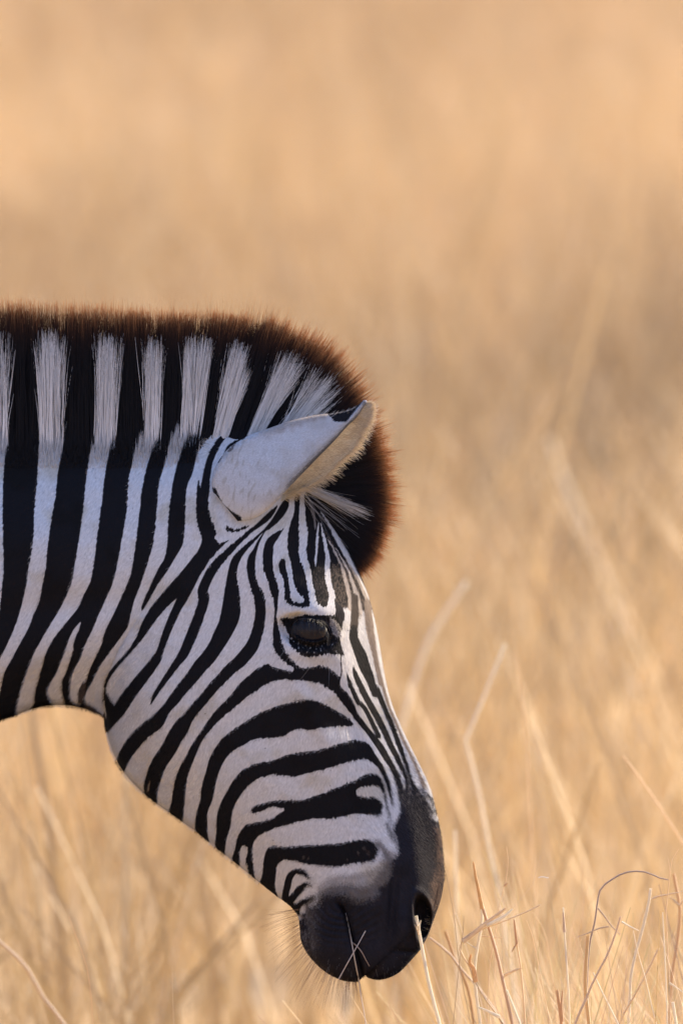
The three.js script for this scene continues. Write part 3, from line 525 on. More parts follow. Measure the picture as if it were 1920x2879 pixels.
  const map = new THREE.DataTexture(c, w, h); map.colorSpace = THREE.SRGBColorSpace; map.magFilter = THREE.LinearFilter; map.needsUpdate = true;
  const bump = new THREE.DataTexture(bb, w, h); bump.magFilter = THREE.LinearFilter; bump.needsUpdate = true;
  const mat = new THREE.MeshPhysicalMaterial({ map, bumpMap: bump, bumpScale: 0.0006, roughness: 1, specularIntensity: 0.2, transmission: 0.3, thickness: 0 });
  for (const sgn of [1, -1]) {
    const [g] = geo(sgn); const ear = mesh('ear', g, mat, zebra);
    // fringe of pale hair that fills the cup and hangs over the far rim
    const L = [];
    for (let i = 0; i < 5200; i++) {
      const t = rr(0.24, 0.97), q = 0.56 + 0.44 * Math.pow(rnd(), 0.7), p = earPoint(t, q), r = spline(rows, t);
      const ax = 0.82, ay = -0.56, nx = 0.5, ny = 0.86, len = rr(12, 30) * (0.5 + sm(0, 0.2, 1 - t)), a = rr(-0.1, 0.75), sh = 1.1 - 0.55 * rnd() * rnd();
      const dx = ax * (1 - a) + nx * a + 0.15 * gauss(), dy = ay * (1 - a) + ny * a + 0.15 * gauss(), dz = rr(0.0, 0.5), bend = rr(-0.2, 0.5);
      L.push({ w: [0.0005, 0.00015], face: 1, c: () => [0.78 * sh, 0.66 * sh, 0.46 * sh], at: (u, o) => place(p[0] + dx * len * u + nx * bend * len * u * u * 0.5, p[1] + dy * len * u + ny * bend * len * u * u * 0.5, sgn * (p[2] + dz * len * u + 2), o) });
    }
    for (let i = 0; i < 9000; i++) {                  // short fur on the outside
      const t = rr(0.06, 0.94), q = rr(0.03, 0.54), p = earPoint(t, q), p2 = earPoint(Math.min(1, t + 0.05), q), l = Math.hypot(p2[0] - p[0], p2[1] - p[1]) || 1, len = rr(5, 12), sh = rr(0.8, 1.1), f = Math.pow(Math.max(0, Math.cos(q * Math.PI)), 0.9);
      if (p[0] > 912 + (p[1] - 1165) * 0.9 && p[1] < 1192 && p[0] < 1010 - (p[1] - 1150) * 0.9) continue;
      const k = f > 0.95 && t > 0.35 ? [0.16, 0.15, 0.14] : [0.63 * sh, 0.625 * sh, 0.62 * sh], dx = (p2[0] - p[0]) / l + 0.35 * gauss(), dy = (p2[1] - p[1]) / l + 0.35 * gauss();
      L.push({ w: [0.0003, 0.0001], face: 4, c: () => k, at: (u, o) => place(p[0] + dx * len * u, p[1] + dy * len * u, sgn * (p[2] + 4 + 3 * u), o) });
    }
    for (let i = 0; i < 900; i++) {                   // short pale fluff on the back edge
      const t = rr(0.3, 0.86), p = earPoint(t, rr(0.44, 0.56)), len = rr(8, 22), dx = 0.8 + 0.3 * gauss(), dy = -0.55 + 0.3 * gauss();
      L.push({ w: [0.0004, 0.00012], c: () => [0.6, 0.57, 0.54], at: (u, o) => place(p[0] + dx * len * u, p[1] + dy * len * u, sgn * (p[2] + 2), o) });
    }
    mesh('ear_hair', strandGeometry(L, 3), hairMat, ear).userData.kind = 'stuff';
  }
}

// ------------------------------------------------------------------ mane
{
  // root line: x, y; tip line: x, y; half thickness
  const MR = [[-1050, 1150, -1058, 985, 50], [-680, 1196, -686, 850, 60], [-330, 1235, -335, 840, 60], [-80, 1236, -82, 838, 58], [60, 1236, 58, 836, 56], [200, 1236, 200, 846, 54], [320, 1236, 322, 852, 52], [430, 1232, 436, 862, 50], [520, 1220, 545, 864, 48], [585, 1208, 652, 868, 46], [625, 1202, 722, 882, 46], [665, 1202, 770, 880, 46], [705, 1212, 850, 925, 46], [745, 1228, 930, 962, 44], [785, 1255, 1005, 1050, 42], [820, 1292, 1062, 1170, 40], [850, 1330, 1096, 1290, 38], [874, 1372, 1104, 1400, 36], [893, 1410, 1090, 1490, 32], [908, 1445, 1055, 1568, 26], [922, 1470, 1006, 1600, 18]];
  const white = [[-60, 27], [106, 182], [264, 332], [402, 455], [505, 564], [592, 646], [685, 727], [742, 784]];
  const L = [];
  const crestRow = x => { let lo = 0, hi = surfaceCache.length - 1; while (hi - lo > 1) { const m = (lo + hi) >> 1; surfaceCache[m][0][0] < x ? lo = m : hi = m; } return surfaceCache[hi]; };
  const add = (t, zq, opt = {}) => {
    const lock = opt.lock || { a: 0, l: 1, b: 0, s: 1 }, r = spline(MR, t), x0 = r[0] + 2 * gauss(), isW = opt.white ?? (x0 < -90 ? coatAt(x0, 1262)[0] > 0.2 : white.some(([a, b]) => x0 > a + 5 + 4 * gauss() && x0 < b - 5 + 4 * gauss()));
    const outer = Math.abs(zq) > 0.35, wh = isW && (outer || rnd() < 0.12);
    let dx = r[2] - r[0], dy = r[3] - r[1]; const full = Math.hypot(dx, dy); dx /= full; dy /= full;
    const notch = 1 - 0.26 * Math.exp(-(((x0 - 638) / 14) ** 2));
    let len = full * notch * (wh ? 0.38 + 0.42 * Math.sqrt(rnd()) : rr(0.86, 1.0) * (outer ? rr(0.9, 1) : 1) + (rnd() < 0.05 ? rr(0, 0.07) : 0)); if (opt.stray) len = full * rr(1.02, 1.16);
    const an = lock.a * (wh ? 0.7 : 1) + gauss() * (wh ? (rnd() < 0.10 ? 0.15 : 0.035) : 0.03) + (opt.stray ? gauss() * 0.12 : 0), ca = Math.cos(an), sa = Math.sin(an), ex = dx * ca - dy * sa, ey = dx * sa + dy * ca;
    len *= lock.l; const bend = lock.b + gauss() * 6 + (opt.stray ? gauss() * 40 - 14 : 0), z0 = zq * r[4] * 0.80, z1 = zq * r[4] * (wh ? rr(0.6, 1.15) : rr(0.25, 0.85)) + 6 * gauss(), y0 = r[1] + 4 + zq * zq * 30;
    const sh = (rnd() < 0.12 ? rr(0.4, 0.7) : rr(0.88, 1.05)) * lock.s, wv = gauss() * 3, ph = rnd() * 6, warm = rr(0.8, 1.25);
    const col = wh ? t2 => { const k = sh * (1 - 0.25 * t2 * rrTip); return [0.83 * k, 0.81 * k, 0.775 * k]; } : (t2) => {
      if (opt.stray) { const b = sm(0.8, 0.95, t2); return [mix(0.02, 0.75, b), mix(0.014, 0.46, b), mix(0.012, 0.2, b)]; } const f = mix(t2 * len / full, t2, 0.35), a = sm(0.72, 0.92, f), b = sm(0.955, 1.03, f + 0.02 * warm);
      return [mix(mix(0.008, 0.034, a), 0.58, b) * warm, mix(mix(0.0075, 0.014, a), 0.25, b) * warm, mix(mix(0.009, 0.008, a), 0.085, b) * warm];
    };
    const rrTip = rnd();
    let yR = y0, zR = z0; if (!opt.stray && Math.abs(zq) > 0.55 && x0 < 560) { const row = crestRow(x0); yR = r[1] + 4 + rr(0, 40) * sm(0.55, 0.9, Math.abs(zq)); let q = 1; while (q < 60 && row[q][1] < yR) q++; zR = Math.sign(zq) * Math.max(0, row[q][2] - 2); }
    L.push({ w: [opt.stray ? 0.0004 : wh ? 0.0008 : 0.00062, 0.00014], face: wh ? 4 : 2.2, c: col, at: (u, o) => place(x0 + ex * len * u - ey * (bend * u * u + wv * Math.sin(u * 5 + ph)), yR + ey * len * u + ex * (bend * u * u + wv * Math.sin(u * 5 + ph)), mix(zR, z1, 1 - (1 - u) * (1 - u)), o) });
  };
  for (let i = 0; i < 4700; i++) {                   // hairs stand in small locks
    const t = rnd(), zq = rr(-1, 1), wild = sm(0.505, 0.73, t), lock = { a: gauss() * mix(0.06, 0.15, wild), l: 1 + gauss() * mix(0.03, 0.15, wild), b: gauss() * mix(14, 26, wild), s: rr(0.82, 1.08) };
    for (let k = 0; k < 12; k++) add(clamp(t + 0.0016 * gauss()), clamp(zq + 0.05 * gauss(), -1, 1), { lock });
  }
  for (let i = 0; i < 420; i++) { const t = rr(0.478, 1), zq = rr(-1, 1), lock = { a: gauss() * 0.13, l: 1 + gauss() * 0.11, b: gauss() * 30, s: 1 }; for (let k = 0; k < 12; k++) add(clamp(t + 0.002 * gauss()), zq, { lock, white: false }); }
  for (let i = 0; i < 120; i++) add(rr(0.1, 0.595), rr(-0.5, 0.5), { stray: true, white: false });
  for (let i = 0; i < 260; i++) add(rr(0.505, 1), rr(-0.5, 0.5), { stray: true, white: false });
  for (let i = 0; i < 9000; i++) {                   // short hair of the crest growing up over the roots
    const x = rr(-60, 560), row = crestRow(x), low = rnd() ** 1.8, y = 1232 + 86 * low - 18 * sm(450, 560, x); let q = 1; while (q < 60 && row[q][1] < y) q++;
    const z = row[q][2] * (rnd() < 0.75 ? 1 : -1), len = rr(24, 62) * (1 - 0.72 * low), c = coatAt(x, y), sh = rr(0.8, 1.08), lean = 0.12 * gauss() + 0.1, cc = c.map(v => v * sh);
    L.push({ w: [0.0005, 0.00012], face: 4, c: () => cc, at: (u, o) => place(x + lean * len * u, y - len * u, z + Math.sign(z) * (2 + 5 * Math.sin(u * 2.6)), o) });
  }
  const m = mesh('mane', strandGeometry(L, 6), new THREE.MeshPhysicalMaterial({ vertexColors: true, roughness: 0.7, specularIntensity: 0.25, side: THREE.DoubleSide, transmission: 0.12, thickness: 0 }), zebra); m.userData.kind = 'stuff';
  // pale forelock strands below the ear
  const F = [];
  for (let i = 0; i < 260; i++) {
    const a = gauss() * 0.10, x = 862 + 14 * gauss(), y = 1372 + 8 * gauss(), len = rr(100, 200), z = rr(60, 95), b = gauss() * 14, sh = rr(0.5, 1);
    F.push({ w: [0.0005, 0.00014], face: 1, c: () => [0.56 * sh, 0.53 * sh, 0.48 * sh], at: (u, o) => place(x + Math.cos(0.42 + a) * len * u, y + Math.sin(0.42 + a) * len * u + b * u * u, z - 20 * u, o) });
  }
  for (let i = 0; i < 14; i++) {
    const a = 0.75 + gauss() * 0.25, x = rr(840, 900), y = rr(1380, 1410), len = rr(110, 190), z = rr(75, 95), b = gauss() * 20;
    F.push({ w: [0.0003, 0.00012], face: 1, c: () => [0.4, 0.38, 0.36], at: (u, o) => place(x + Math.cos(a) * len * u, y + Math.sin(a) * len * u + b * u * u, z - 10 * u, o) });
  }
  mesh('forelock', strandGeometry(F, 5), hairMat, zebra);
}

// ------------------------------------------------------------------ whiskers
{
  const L = [];
  const chin = [[834, 2555], [845, 2590], [846, 2640], [866, 2684], [905, 2724], [950, 2750], [985, 2759], [1010, 2754]], lip = [[1040, 2748], [1065, 2752], [1095, 2746], [1125, 2728], [1155, 2697], [1184, 2664], [1200, 2637], [1214, 2604], [1224, 2566], [1236, 2530]];
  for (let i = 0; i < 300; i++) {
    const t = rnd(), p = spline(chin, t), a = mix(Math.PI * 0.97, Math.PI * 0.42, t) + 0.2 * gauss(), len = rr(30, 120) * mix(1, 0.55, sm(0.6, 1, t)), z = rr(-50, 50), b = rr(0.0, 0.45) * len * 0.5, ins = rr(0, 16), k = rr(0.6, 1.1);
    L.push({ w: [0.00027, 0.00012], face: 0.5, c: () => [0.20 * k, 0.11 * k, 0.055 * k], at: (u, o) => place(p[0] - Math.cos(a) * ins + Math.cos(a) * len * u, p[1] - Math.sin(a) * ins + Math.sin(a) * len * u + b * u * u, z * (1 + 0.3 * u), o) });
  }
  for (let i = 0; i < 150; i++) {
    const t = rnd(), p = spline(lip, t), a = mix(Math.PI * 0.45, -0.05, t) + 0.35 * gauss(), len = rr(14, 42), z = rr(-45, 60), b = rr(-0.3, 0.3) * len, ins = rr(0, 30);
    L.push({ w: [0.00024, 0.0001], face: 0.5, c: () => [0.5, 0.38, 0.24], at: (u, o) => place(p[0] - Math.cos(a) * ins + Math.cos(a) * len * u, p[1] - Math.sin(a) * ins + Math.sin(a) * len * u + b * u * u, z * (1 + 0.25 * u) + 4, o) });
  }
  for (let i = 0; i < 46; i++) {                      // on the lips and chin, facing outwards
    const up = rnd() < 0.6, x = up ? rr(1050, 1150) : rr(905, 1000), y = up ? rr(2650, 2735) : rr(2660, 2745), a = (up ? 1.45 : 1.9) + 0.3 * gauss(), len = rr(18, 48);
    L.push({ w: [0.00024, 0.0001], face: 1, c: () => [0.34, 0.29, 0.24], at: (u, o) => place(x + Math.cos(a) * len * u, y + Math.sin(a) * len * u, 86 + 22 * u - Math.abs(y - 2640) * 0.28, o) });
  }
  for (const [x, y, a, len, b] of [[871, 1875, 2.4, 60, 30], [926, 1876, 1.62, 52, -4], [800, 1830, 2.3, 60, 4], [822, 1834, 2.25, 70, 3], [845, 1842, 2.15, 60, 2]]) L.push({ w: [0.0003, 0.00012], face: 1, c: () => [0.2, 0.19, 0.19], at: (u, o) => place(x + Math.cos(a) * len * u - b * Math.sin(u * 3) * 0.2, y + Math.sin(a) * len * u + b * Math.sin(u * 3) * 0.5, 222 + 14 * u, o) });
  mesh('whiskers', strandGeometry(L, 5), hairMat, zebra).userData.kind = 'stuff';
}
//__REST__
// ------------------------------------------------------------------ dry grass
FR.G = [1220, 2279, .44643];
const CAM = camera.position.clone(), RIGHT = new THREE.Vector3(1, 0, 0), UP = new THREE.Vector3(0, CT, -ST), FWD = new THREE.Vector3(0, -ST, -CT);
function spot(px, py, z) {                            // where a stem measured on the photograph's grid stands, z metres nearer (+) or farther (-) than the zebra
  const d = FWD.clone().multiplyScalar(DIST).addScaledVector(RIGHT, (px - 960) * K).addScaledVector(UP, -(py - 1439.5) * K);
  return CAM.clone().addScaledVector(d, (z - CAM.z) / d.z);
}
const strawMat = new THREE.MeshPhysicalMaterial({ vertexColors: true, roughness: 0.8, side: THREE.DoubleSide, transmission: 0.4, thickness: 0 });
const STRAW = [0.82, 0.64, 0.39], PALE = [0.88, 0.78, 0.60], RUST = [0.66, 0.42, 0.22], DRAB = [0.66, 0.52, 0.36];
function skinZ(x, y) {                                // half width of the animal at a place on the flank grid
  let best = 1e9, z = 60; for (const row of surfaceCache) { if (Math.abs(row[0][0] - x) > 500) continue; for (const r of row) { const d = (r[0] - x) ** 2 + (r[1] - y) ** 2; if (d < best) { best = d; z = r[2]; } } }
  return z;
}
function stemGeometry(pts, w0, w1, colour, nodes = 2, flat = 1, toGround = true) { // a round hollow-looking straw, tapering, with swollen joints
  const P = pts.map(p => p.clone());
  w0 *= 1.08; w1 *= 1.08; if (toGround) { const a = P[P.length - 1], b = P[P.length - 2], d = a.clone().sub(b).normalize(); let x = a.clone(); const drop = a.y; if (drop > 0.02) { P.push(new THREE.Vector3(a.x + d.x * drop * 0.35, drop * 0.5, a.z + 0.01), new THREE.Vector3(a.x + d.x * drop * 0.5, -0.01, a.z + 0.02)); } }
  const curve = new THREE.CatmullRomCurve3(P, false, 'centripetal'), n = Math.max(14, P.length * 5), g = new THREE.TubeGeometry(curve, n, 1, 7, false);
  const pos = g.attributes.position, col = new Float32Array(pos.count * 3), c = new THREE.Vector3(), sd = rnd() * 50;
  for (let i = 0; i <= n; i++) {
    const t = i / n; curve.getPointAt(t, c); let r = mix(w0, w1, Math.pow(t, 0.7)) / 2;
    let joint = 0; for (let k = 1; k <= nodes; k++) joint = Math.max(joint, Math.exp(-(((t - (k / (nodes + 0.6))) / 0.012) ** 2))); r *= 1 + 0.35 * joint;
    for (let j = 0; j <= 7; j++) {
      const o = i * 8 + j, f = 1 + 0.28 * noise(t * 9, j * 0.9, sd) + 0.14 * noise(t * 40, j, sd), k = f * (1 - 0.45 * joint);
      pos.setXYZ(o, c.x + (pos.getX(o) - c.x) * r, c.y + (pos.getY(o) - c.y) * r, c.z + (pos.getZ(o) - c.z) * r * flat);
      for (let q = 0; q < 3; q++) col[o * 3 + q] = clamp(colour[q] * k, 0.01, 0.92);
    }
  }
  g.setAttribute('color', new THREE.BufferAttribute(col, 3)); g.deleteAttribute('uv'); g.computeVertexNormals(); return g;
}
function stalk(label, z, main, opts = {}, extras = []) { // one stalk with its leaves and splits as parts
  const root = named(new THREE.Group(), opts.name || 'grass_stalk'); const pts = points(main), at = (p, lift) => opts.skin && p[1] < 2752 ? toScene(p[0], p[1], Math.max(skinZ(p[0], p[1]), 62) + opts.skin + lift / K) : spot(p[0], p[1], z), P = pts.map(p => at(p, 0));
  const foot = P[P.length - 1].clone(); foot.y = opts.held ? foot.y : 0; root.position.copy(foot); scene.add(root); tag(root, label, 'grass stalk');
  const shift = g => g.translate(-foot.x, -foot.y, -foot.z);
  mesh('stem', shift(stemGeometry(P, (opts.tip ?? 0.4) * opts.w * K, opts.w * K, opts.c || STRAW, opts.nodes ?? 2, 1, !opts.held)), strawMat, root);
  for (const [name, text, w, c, dz] of extras) { const q = points(text).map(p => opts.skin ? at(p, dz ?? 0) : spot(p[0], p[1], z + (dz ?? 0.003))); mesh(name, shift(stemGeometry(q, 0.35 * w * K, w * K, c || STRAW, 0, name === 'leaf' ? 0.35 : 1, false)), strawMat, root); }
  return root;
}
// at the muzzle
stalk('pale straw with a split tip standing in front of the nostril', 0.085, 'M: 1122,718 1135,790 1150,870 1180,1030 1210,1190 1250,1350 1298,1530', { w: 11, tip: 0.75, c: PALE, nodes: 2 }, [['split', 'X: 812,982 880,1095 925,1185 945,1260', 4.5, STRAW], ['split', 'X: 866,950 900,1040 925,1110', 5, PALE, 0.002], ['split', 'X: 982,1008 962,1090 958,1180', 4.5, PALE]]);
stalk('thin stem held in the corner of the mouth, hanging over the lips', 0.058, 'V: 1005,440 1045,640 1090,870 1120,1040 1165,1280 1195,1440 M: 715,1290 735,1400 758,1540', { w: 2.2, tip: 1.6, c: [0.72, 0.62, 0.5], nodes: 1, skin: 5 }, [['leaf', 'V: 1350,1222 1300,1130 1235,1010 1170,930 1095,870', 3.4, [0.5, 0.36, 0.25], 0.001]]);
stalk('short straight straw lying across the chin and lips of the zebra', 0.066, 'V: 1292,700 1200,870 1100,1050 1000,1230 900,1415', { w: 2.8, tip: 0.9, c: [0.66, 0.6, 0.55], nodes: 0, held: true, skin: 8 });
// in focus, right of the muzzle
stalk('thickest leaning straw stem nearest the muzzle with an orange pointed leaf', 0.02, 'G: 300,590 330,690 370,820 400,930 420,1020 450,1150 480,1290 505,1400', { w: 11, tip: 0.75, c: [0.70, 0.50, 0.31], nodes: 3 }, [['leaf', 'G: 247,322 262,420 275,480 290,560 302,620', 11, [0.78, 0.52, 0.22]]]);
stalk('pale upright stem crossing behind the thickest leaning stem', 0.0, 'G: 302,600 300,700 285,800 265,900 255,1050 270,1200 292,1350', { w: 9, tip: 0.8, c: PALE }, [['leaf', 'G: 205,828 235,850 268,870', 4, PALE], ['leaf', 'G: 430,800 370,798 300,790', 3.5, STRAW]]);
stalk('broken straw folded over to the right with a long brown tip', 0.04, 'G: 672,593 610,625 540,655 430,700 280,755 190,805 160,850 170,900 215,965 260,1080 330,1200 425,1330', { w: 7, tip: 0.4, c: STRAW, nodes: 3 }, [['leaf', 'G: 455,612 400,655 340,700 260,765 180,825', 15, STRAW], ['leaf', 'G: 492,620 450,660 400,690 330,720', 12, PALE], ['leaf', 'G: 232,905 225,960 245,990 262,1080', 14, [0.80, 0.52, 0.22]]]);
stalk('straight stem with a rusty split sheath, right of the folded straw', 0.01, 'G: 502,680 513,800 535,920 550,1050 560,1160 572,1350', { w: 7, tip: 0.6, c: STRAW, nodes: 3 }, [['leaf', 'G: 488,890 505,860 520,835', 5, RUST], ['leaf', 'G: 505,690 510,750 520,840', 7, RUST], ['leaf', 'G: 555,990 500,1010 440,1040', 9, STRAW]]);
stalk('slender bare stem curving gently right below the small white speck', -0.05, 'G: 580,690 620,800 650,950 690,1150 727,1350', { w: 4.5, tip: 0.4, c: STRAW });
stalk('faint thin stem bowing right beside the slender bare stem', -0.5, 'G: 620,640 690,750 720,900 750,1100 768,1350', { w: 4.5, tip: 0.4, c: STRAW });
stalk('upright straw with a grey-brown sheathed head in the middle of the clump', 0.02, 'G: 812,610 815,680 820,760 832,950 845,1150 851,1350', { w: 8, tip: 0.5, c: PALE, nodes: 2 }, [['seed_head', 'G: 812,640 816,700 819,765', 9, DRAB]]);
stalk('stem arched high into a hoop, its tip touching the tall right stem', 0.0, 'G: 1472,436 1420,425 1340,390 1270,382 1190,395 1110,440 1050,490 1030,560 1017,660 1003,740 985,800 968,950 962,1150 972,1350', { w: 8, tip: 0.45, c: [0.52, 0.40, 0.31], nodes: 3 }, [['leaf', 'G: 1172,784 1110,720 1070,665 1030,615', 5.5, DRAB], ['leaf', 'G: 892,800 960,775 1040,742 1100,730', 4.5, DRAB], ['leaf', 'G: 942,905 925,870 915,830 930,810', 2.5, STRAW]]);
stalk('straight amber stem close beside the foot of the hooped stem', 0.03, 'G: 968,780 958,900 950,1050 952,1150 975,1350', { w: 12, tip: 0.8, c: [0.74, 0.53, 0.25], nodes: 2 });
stalk('stout straw leaning far right with a broken twig at its top', 0.05, 'G: 1174,665 1140,780 1080,930 1010,1060 950,1200 885,1350', { w: 11, tip: 0.45, c: [0.74, 0.57, 0.37], nodes: 2 }, [['twig', 'G: 1290,758 1230,730 1178,700', 5.5, PALE]]);
stalk('tall pale stem with a snapped tip left of the tallest stem', -0.12, 'G: 1362,490 1350,580 1310,750 1260,930 1237,1050 1230,1200 1222,1350', { w: 8, tip: 0.9, c: PALE, nodes: 3 }, [['twig', 'G: 1580,508 1480,527 1400,545 1368,560', 5.5, STRAW]]);
stalk('tallest stem at the right edge with a hair-fine forked tip', 0.0, 'G: 1540,240 1500,300 1482,400 1472,520 1460,610 1465,800 1475,1000 1482,1350', { w: 7.5, tip: 0.2, c: STRAW, nodes: 4 }, [['twig', 'G: 1470,290 1478,340 1482,400', 2, STRAW], ['leaf', 'G: 1590,1165 1530,1120 1478,1085', 6, PALE]]);
stalk('blurred forked brown stem behind the tallest stem at the right edge', -0.45, 'G: 1505,395 1525,500 1545,600 1540,750 1510,950 1490,1100 1480,1350', { w: 10, tip: 0.9, c: [0.70, 0.49, 0.26] }, [['twig', 'G: 1475,540 1510,570 1545,600', 6, STRAW], ['twig', 'G: 1590,545 1565,570 1545,600', 6, STRAW]]);
stalk('thread-thin curved stem rising above the folded straw', -0.03, 'G: 455,228 465,300 452,440 430,520 405,620 385,780 352,950 340,1130 335,1350', { w: 4, tip: 0.4, c: STRAW, nodes: 2 }, [['leaf', 'G: 462,458 448,466 440,475', 5, RUST]]);
stalk('hair-fine leaning stem just right of the muzzle', -0.04, 'G: 75,398 100,520 130,700 150,900 190,1150 232,1350', { w: 2.6, tip: 0.5, c: [0.42, 0.29, 0.17], nodes: 1 });
stalk('second hair-fine stem, upright beside the one at the muzzle', 0.0, 'G: 188,665 178,800 160,950 140,1150 120,1350', { w: 2.6, tip: 0.5, c: [0.45, 0.31, 0.18], nodes: 1 });
stalk('short pale blade slanting down right below the stout leaning straw', 0.04, 'G: 1000,1020 1040,1110 1090,1210 1150,1330', { w: 6.5, tip: 0.6, c: PALE });
stalk('thin bright stem slanting right under the snapped pale stem', 0.0, 'G: 1252,755 1280,890 1330,1060 1370,1240 1398,1350', { w: 4.5, tip: 0.5, c: PALE });
stalk('straw slanting left between the two tall right stems', -0.1, 'G: 1415,865 1350,1000 1270,1150 1185,1300', { w: 6, tip: 1, c: STRAW });
stalk('pale blade close along the left side of the tallest stem', 0.02, 'G: 1437,640 1445,800 1455,1000 1462,1200 1466,1350', { w: 6, tip: 0.5, c: PALE });
stalk('short cut straw at the bottom right corner', 0.06, 'G: 1500,1205 1512,1280 1524,1360', { w: 8, tip: 1, c: PALE });
stalk('pair of short rusty sheaths at the foot of the middle clump', 0.03, 'G: 772,1130 788,1230 802,1350', { w: 10, tip: 0.9, c: [0.68, 0.44, 0.22] }, [['leaf', 'G: 808,1132 800,1230 806,1330', 8, [0.68, 0.44, 0.22]]]);
stalk('pale stem curving left at the foot of the thickest leaning stem', 0.05, 'G: 455,1130 480,1190 520,1290 545,1360', { w: 8, tip: 0.8, c: PALE }, [['leaf', 'G: 270,1235 340,1265 410,1300', 10, PALE]]);
stalk('dark stem leaning right in the clump just behind the muzzle', -0.35, 'G: -30,800 100,905 170,1000 290,1130 360,1230 440,1350', { w: 9, tip: 0.7, c: DRAB });
stalk('amber blurred blade standing behind the dark leaning stem', -0.55, 'G: 70,760 95,830 125,920 165,1000 220,1150 250,1350', { w: 12, tip: 0.6, c: [0.58, 0.36, 0.15] });
// blurred, farther back
stalk('blurred pale stem bent sharply at mid height, right of the nose', -2.0, 'O: 1420,1812 1365,1948 1316,2066 1308,2085 1314,2105 1345,2230 1372,2370 1410,2560', { w: 13, tip: 0.7, c: PALE });
stalk('blurred straight stem right of the sharply bent one', -1.8, 'O: 1448,1830 1475,2020 1488,2230 1502,2500', { w: 7, tip: 0.5, c: STRAW });
stalk('blurred straw slanting down to the right edge', -1.0, 'O: 1750,2125 1840,2250 1935,2400 2000,2520', { w: 8, tip: 0.6, c: STRAW });
stalk('broad blurred blade leaning left high beside the eye', -3.6, 'O: 1312,1635 1262,1710 1212,1790 1170,1900', { w: 20, tip: 0.7, c: PALE });
stalk('blurred upright stem with a pale knob beside the muzzle', -1.6, 'O: 1278,2335 1282,2480 1284,2640 1290,2860', { w: 9, tip: 0.9, c: PALE });
stalk('blurred dark stem leaning left at the lower left corner', -1.0, 'O: -20,2630 73,2718 122,2804 190,2895', { w: 12, tip: 0.8, c: DRAB });
stalk('thread-thin reddish stem under the jaw at lower left', -0.3, 'O: 194,2575 212,2625 245,2718 264,2890', { w: 2.4, tip: 0.5, c: RUST, nodes: 1 });
stalk('short thread-thin stem below the chin whiskers at left', -0.25, 'O: 485,2735 486,2800 490,2890', { w: 2.2, tip: 0.5, c: DRAB, nodes: 1 });
stalk('broad faint blurred blade far behind, right of the ear near the right edge', -7.5, 'O: 1545,1235 1575,1330 1620,1430 1690,1600', { w: 26, tip: 0.7, c: PALE });

{ // a pale scrap hanging on a twisted thread
  const root = named(new THREE.Group(), 'grass_seed'); const o = spot(1530, 2467, -0.02); root.position.copy(o); scene.add(root); tag(root, 'tiny white curved seed husk on a twisted thread above the clump', 'seed');
  const g1 = stemGeometry(points('G: 656,424 670,418 690,418 705,422 720,423').map(p => spot(p[0], p[1], -0.02)), 2.4 * K, 2.2 * K, [0.82, 0.8, 0.74], 0, 1, false).translate(-o.x, -o.y, -o.z); mesh('husk', g1, strawMat, root);
  const tw = []; for (let i = 0; i <= 40; i++) { const t = i / 40; tw.push([1220 + .44643 * mix(670, 618, t) + 1.4 * Math.sin(t * 60), 2279 + .44643 * mix(285, 470, t), 0]); } tw.push([1220 + .44643 * 560, 2279 + .44643 * 540], [1220 + .44643 * 500, 2279 + .44643 * 610]);
  mesh('thread', stemGeometry(tw.map(p => spot(p[0], p[1], -0.02)), 0.8 * K, 0.7 * K, DRAB, 0, 1, false).translate(-o.x, -o.y, -o.z), strawMat, root);
}
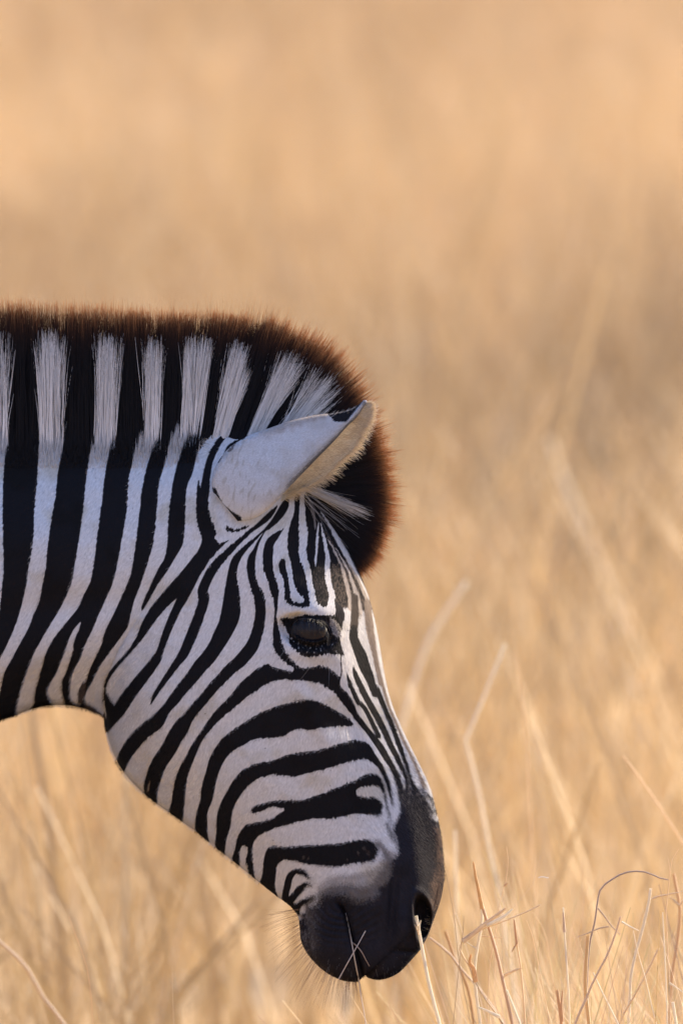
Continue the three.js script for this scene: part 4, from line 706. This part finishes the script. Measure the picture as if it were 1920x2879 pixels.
{ // the mass of grass: tufts of many blades, and the taller seeding culms among them
  const dummy = new THREE.Object3D(), col = new THREE.Color();
  const tuft = (blades, h, spread, wid, feather) => {
    const L = [];
    for (let i = 0; i < blades; i++) {
      const a = rnd() * 6.283, r = spread * 0.5 * Math.sqrt(rnd()), lean = rr(0.05, 0.42) * h, hh = h * rr(0.55, 1), b = rnd() * 6.283, kink = rnd() < 0.2 ? rr(0.3, 0.8) : 0, k = rr(0.75, 1.1), pale = rnd();
      const x0 = Math.cos(a) * r, z0 = Math.sin(a) * r, c = [mix(0.70, 0.84, pale) * k, mix(0.522, 0.672, pale) * k, mix(0.278, 0.40, pale) * k];
      L.push({ w: [wid, wid * 0.25], c: () => c, at: (t, o) => o.set(x0 + Math.cos(b) * lean * t * t, hh * (t - kink * 0.35 * Math.max(0, t - 0.6) * t), z0 + Math.sin(b) * lean * t * t) });
      if (feather && rnd() < 0.4) for (let q = 0; q < 7; q++) { const s0 = rr(0.72, 0.98), a2 = rnd() * 6.283, l = rr(0.02, 0.05); L.push({ w: [0.0025, 0.001], c: () => [c[0] * 1.05, c[1] * 1.0, c[2]], at: (t, o) => o.set(x0 + Math.cos(b) * lean * s0 * s0 + Math.cos(a2) * l * t, hh * s0 + l * 1.6 * t, z0 + Math.sin(b) * lean * s0 * s0 + Math.sin(a2) * l * t) }); }
    }
    return strandGeometry(L, 3);
  };
  const gmat = new THREE.MeshPhysicalMaterial({ vertexColors: true, roughness: 0.7, side: THREE.DoubleSide, transmission: 0.5, thickness: 0 });
  const field = (name, label, geos, spots) => {
    const per = geos.map(() => []); spots.forEach((s, i) => per[i % geos.length].push(s));
    geos.forEach((g, k) => {
      const im = named(new THREE.InstancedMesh(g, gmat, per[k].length), name); im.castShadow = im.receiveShadow = true;
      per[k].forEach(([x, z, s, tint], i) => { dummy.position.set(x, 0, z); dummy.rotation.set(rr(-0.12, 0.12), rnd() * 6.283, rr(-0.12, 0.12)); dummy.scale.set(s * rr(0.9, 1.3), s, s * rr(0.9, 1.3)); dummy.updateMatrix(); im.setMatrixAt(i, dummy.matrix); im.setColorAt(i, col.setRGB(tint[0], tint[1], tint[2])); });
      im.userData = { kind: 'stuff', label: label[k % label.length], category: 'grass' }; scene.add(im);
    });
  };
  const spots = [];
  const tintAt = (x, z) => {
    const n1 = noise(x / 1.7, z / 4.2, 3) + 0.5 * noise(x / 0.6, z / 1.5, 9), d = clamp(n1 * 1.5, -1, 1); let v = rr(0.86, 1.04) * (1 + 0.38 * (d < 0 ? d : 0.3 * d));
    const w = sm(-14, -6, z), brown = 1 - 0.58 * clamp(Math.exp(-(((x - 0.45) / 0.45) ** 2) - (((z + 11.5) / 2.2) ** 2)) + 0.7 * Math.exp(-(((x + 0.55) / 0.5) ** 2) - (((z + 16.5) / 2.0) ** 2)) + 0.5 * Math.exp(-(((x - 0.9) / 0.5) ** 2) - (((z + 15) / 2) ** 2)) + 0.35 * noise(x * 3, z * 0.8, 91)); v *= brown * (1 + 0.06 * w); return [v * (1 + 0.02 * d), v * (0.97 + 0.06 * d + 0.015 * w), v * (0.95 + 0.10 * d)];  // w: near grass tinted lighter, brightness put into its colour against blade shade
  };
  for (let z = -0.55; z > -66;) {
    const half = 3.6 + 0.05 * -z, step = 0.018 / half * 2.0; z -= step;
    const x = rr(-half, half), n = noise(x / 1.4, z / 3.5, 15);
    if (z > -7 && rnd() < 0.5) continue;
    const near = sm(-1.2, -7, z), hgt = mix(0.55, 1.0, near) * (1 + 0.22 * n) * rr(0.82, 1.12);
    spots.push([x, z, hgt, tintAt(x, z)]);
  }
  const low = [];
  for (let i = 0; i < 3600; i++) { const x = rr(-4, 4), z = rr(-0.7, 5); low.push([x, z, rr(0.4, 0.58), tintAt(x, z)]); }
  const geos = [0, 1, 2, 3, 4].map(i => tuft(26, 0.70, 0.30, 0.0042, i > 1));
  field('grass', ['golden dry grass field blurred behind the zebra'], geos, spots);
  field('grass', ['low dry grass under and in front of the zebra below the muzzle'], [tuft(26, 0.70, 0.28, 0.004, false), tuft(22, 0.66, 0.28, 0.004, false)], low);
  const broad = [], tall = [];
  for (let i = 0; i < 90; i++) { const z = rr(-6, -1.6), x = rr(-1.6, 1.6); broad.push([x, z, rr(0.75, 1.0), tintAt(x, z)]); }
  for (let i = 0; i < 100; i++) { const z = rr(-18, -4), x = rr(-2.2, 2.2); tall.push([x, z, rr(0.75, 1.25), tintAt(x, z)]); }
  field('grass', ['broad blurred blades scattered through the near golden field'], [tuft(6, 0.72, 0.2, 0.012, false), tuft(5, 0.75, 0.2, 0.016, false)], broad);
  field('grass', ['tall blurred seeding culms rising out of the far golden field'], [tuft(4, 0.9, 0.16, 0.006, true), tuft(3, 0.95, 0.16, 0.008, true)], tall);
  // loose thin culms around the sharp clump at lower right
  const fine = [];
  for (let i = 0; i < 330; i++) { const x = rr(0.17, 0.66), z = rr(-0.9, 0.1); fine.push([x, z, rr(0.72, 0.90), [rr(0.95, 1.12), rr(0.97, 1.14), rr(0.98, 1.25)]]); }
  field('grass', ['thin loose culms standing around the sharp stalks at lower right'], [tuft(4, 0.74, 0.10, 0.0027, false), tuft(3, 0.76, 0.10, 0.0035, false)], fine);
}
renderer.render(scene, camera);
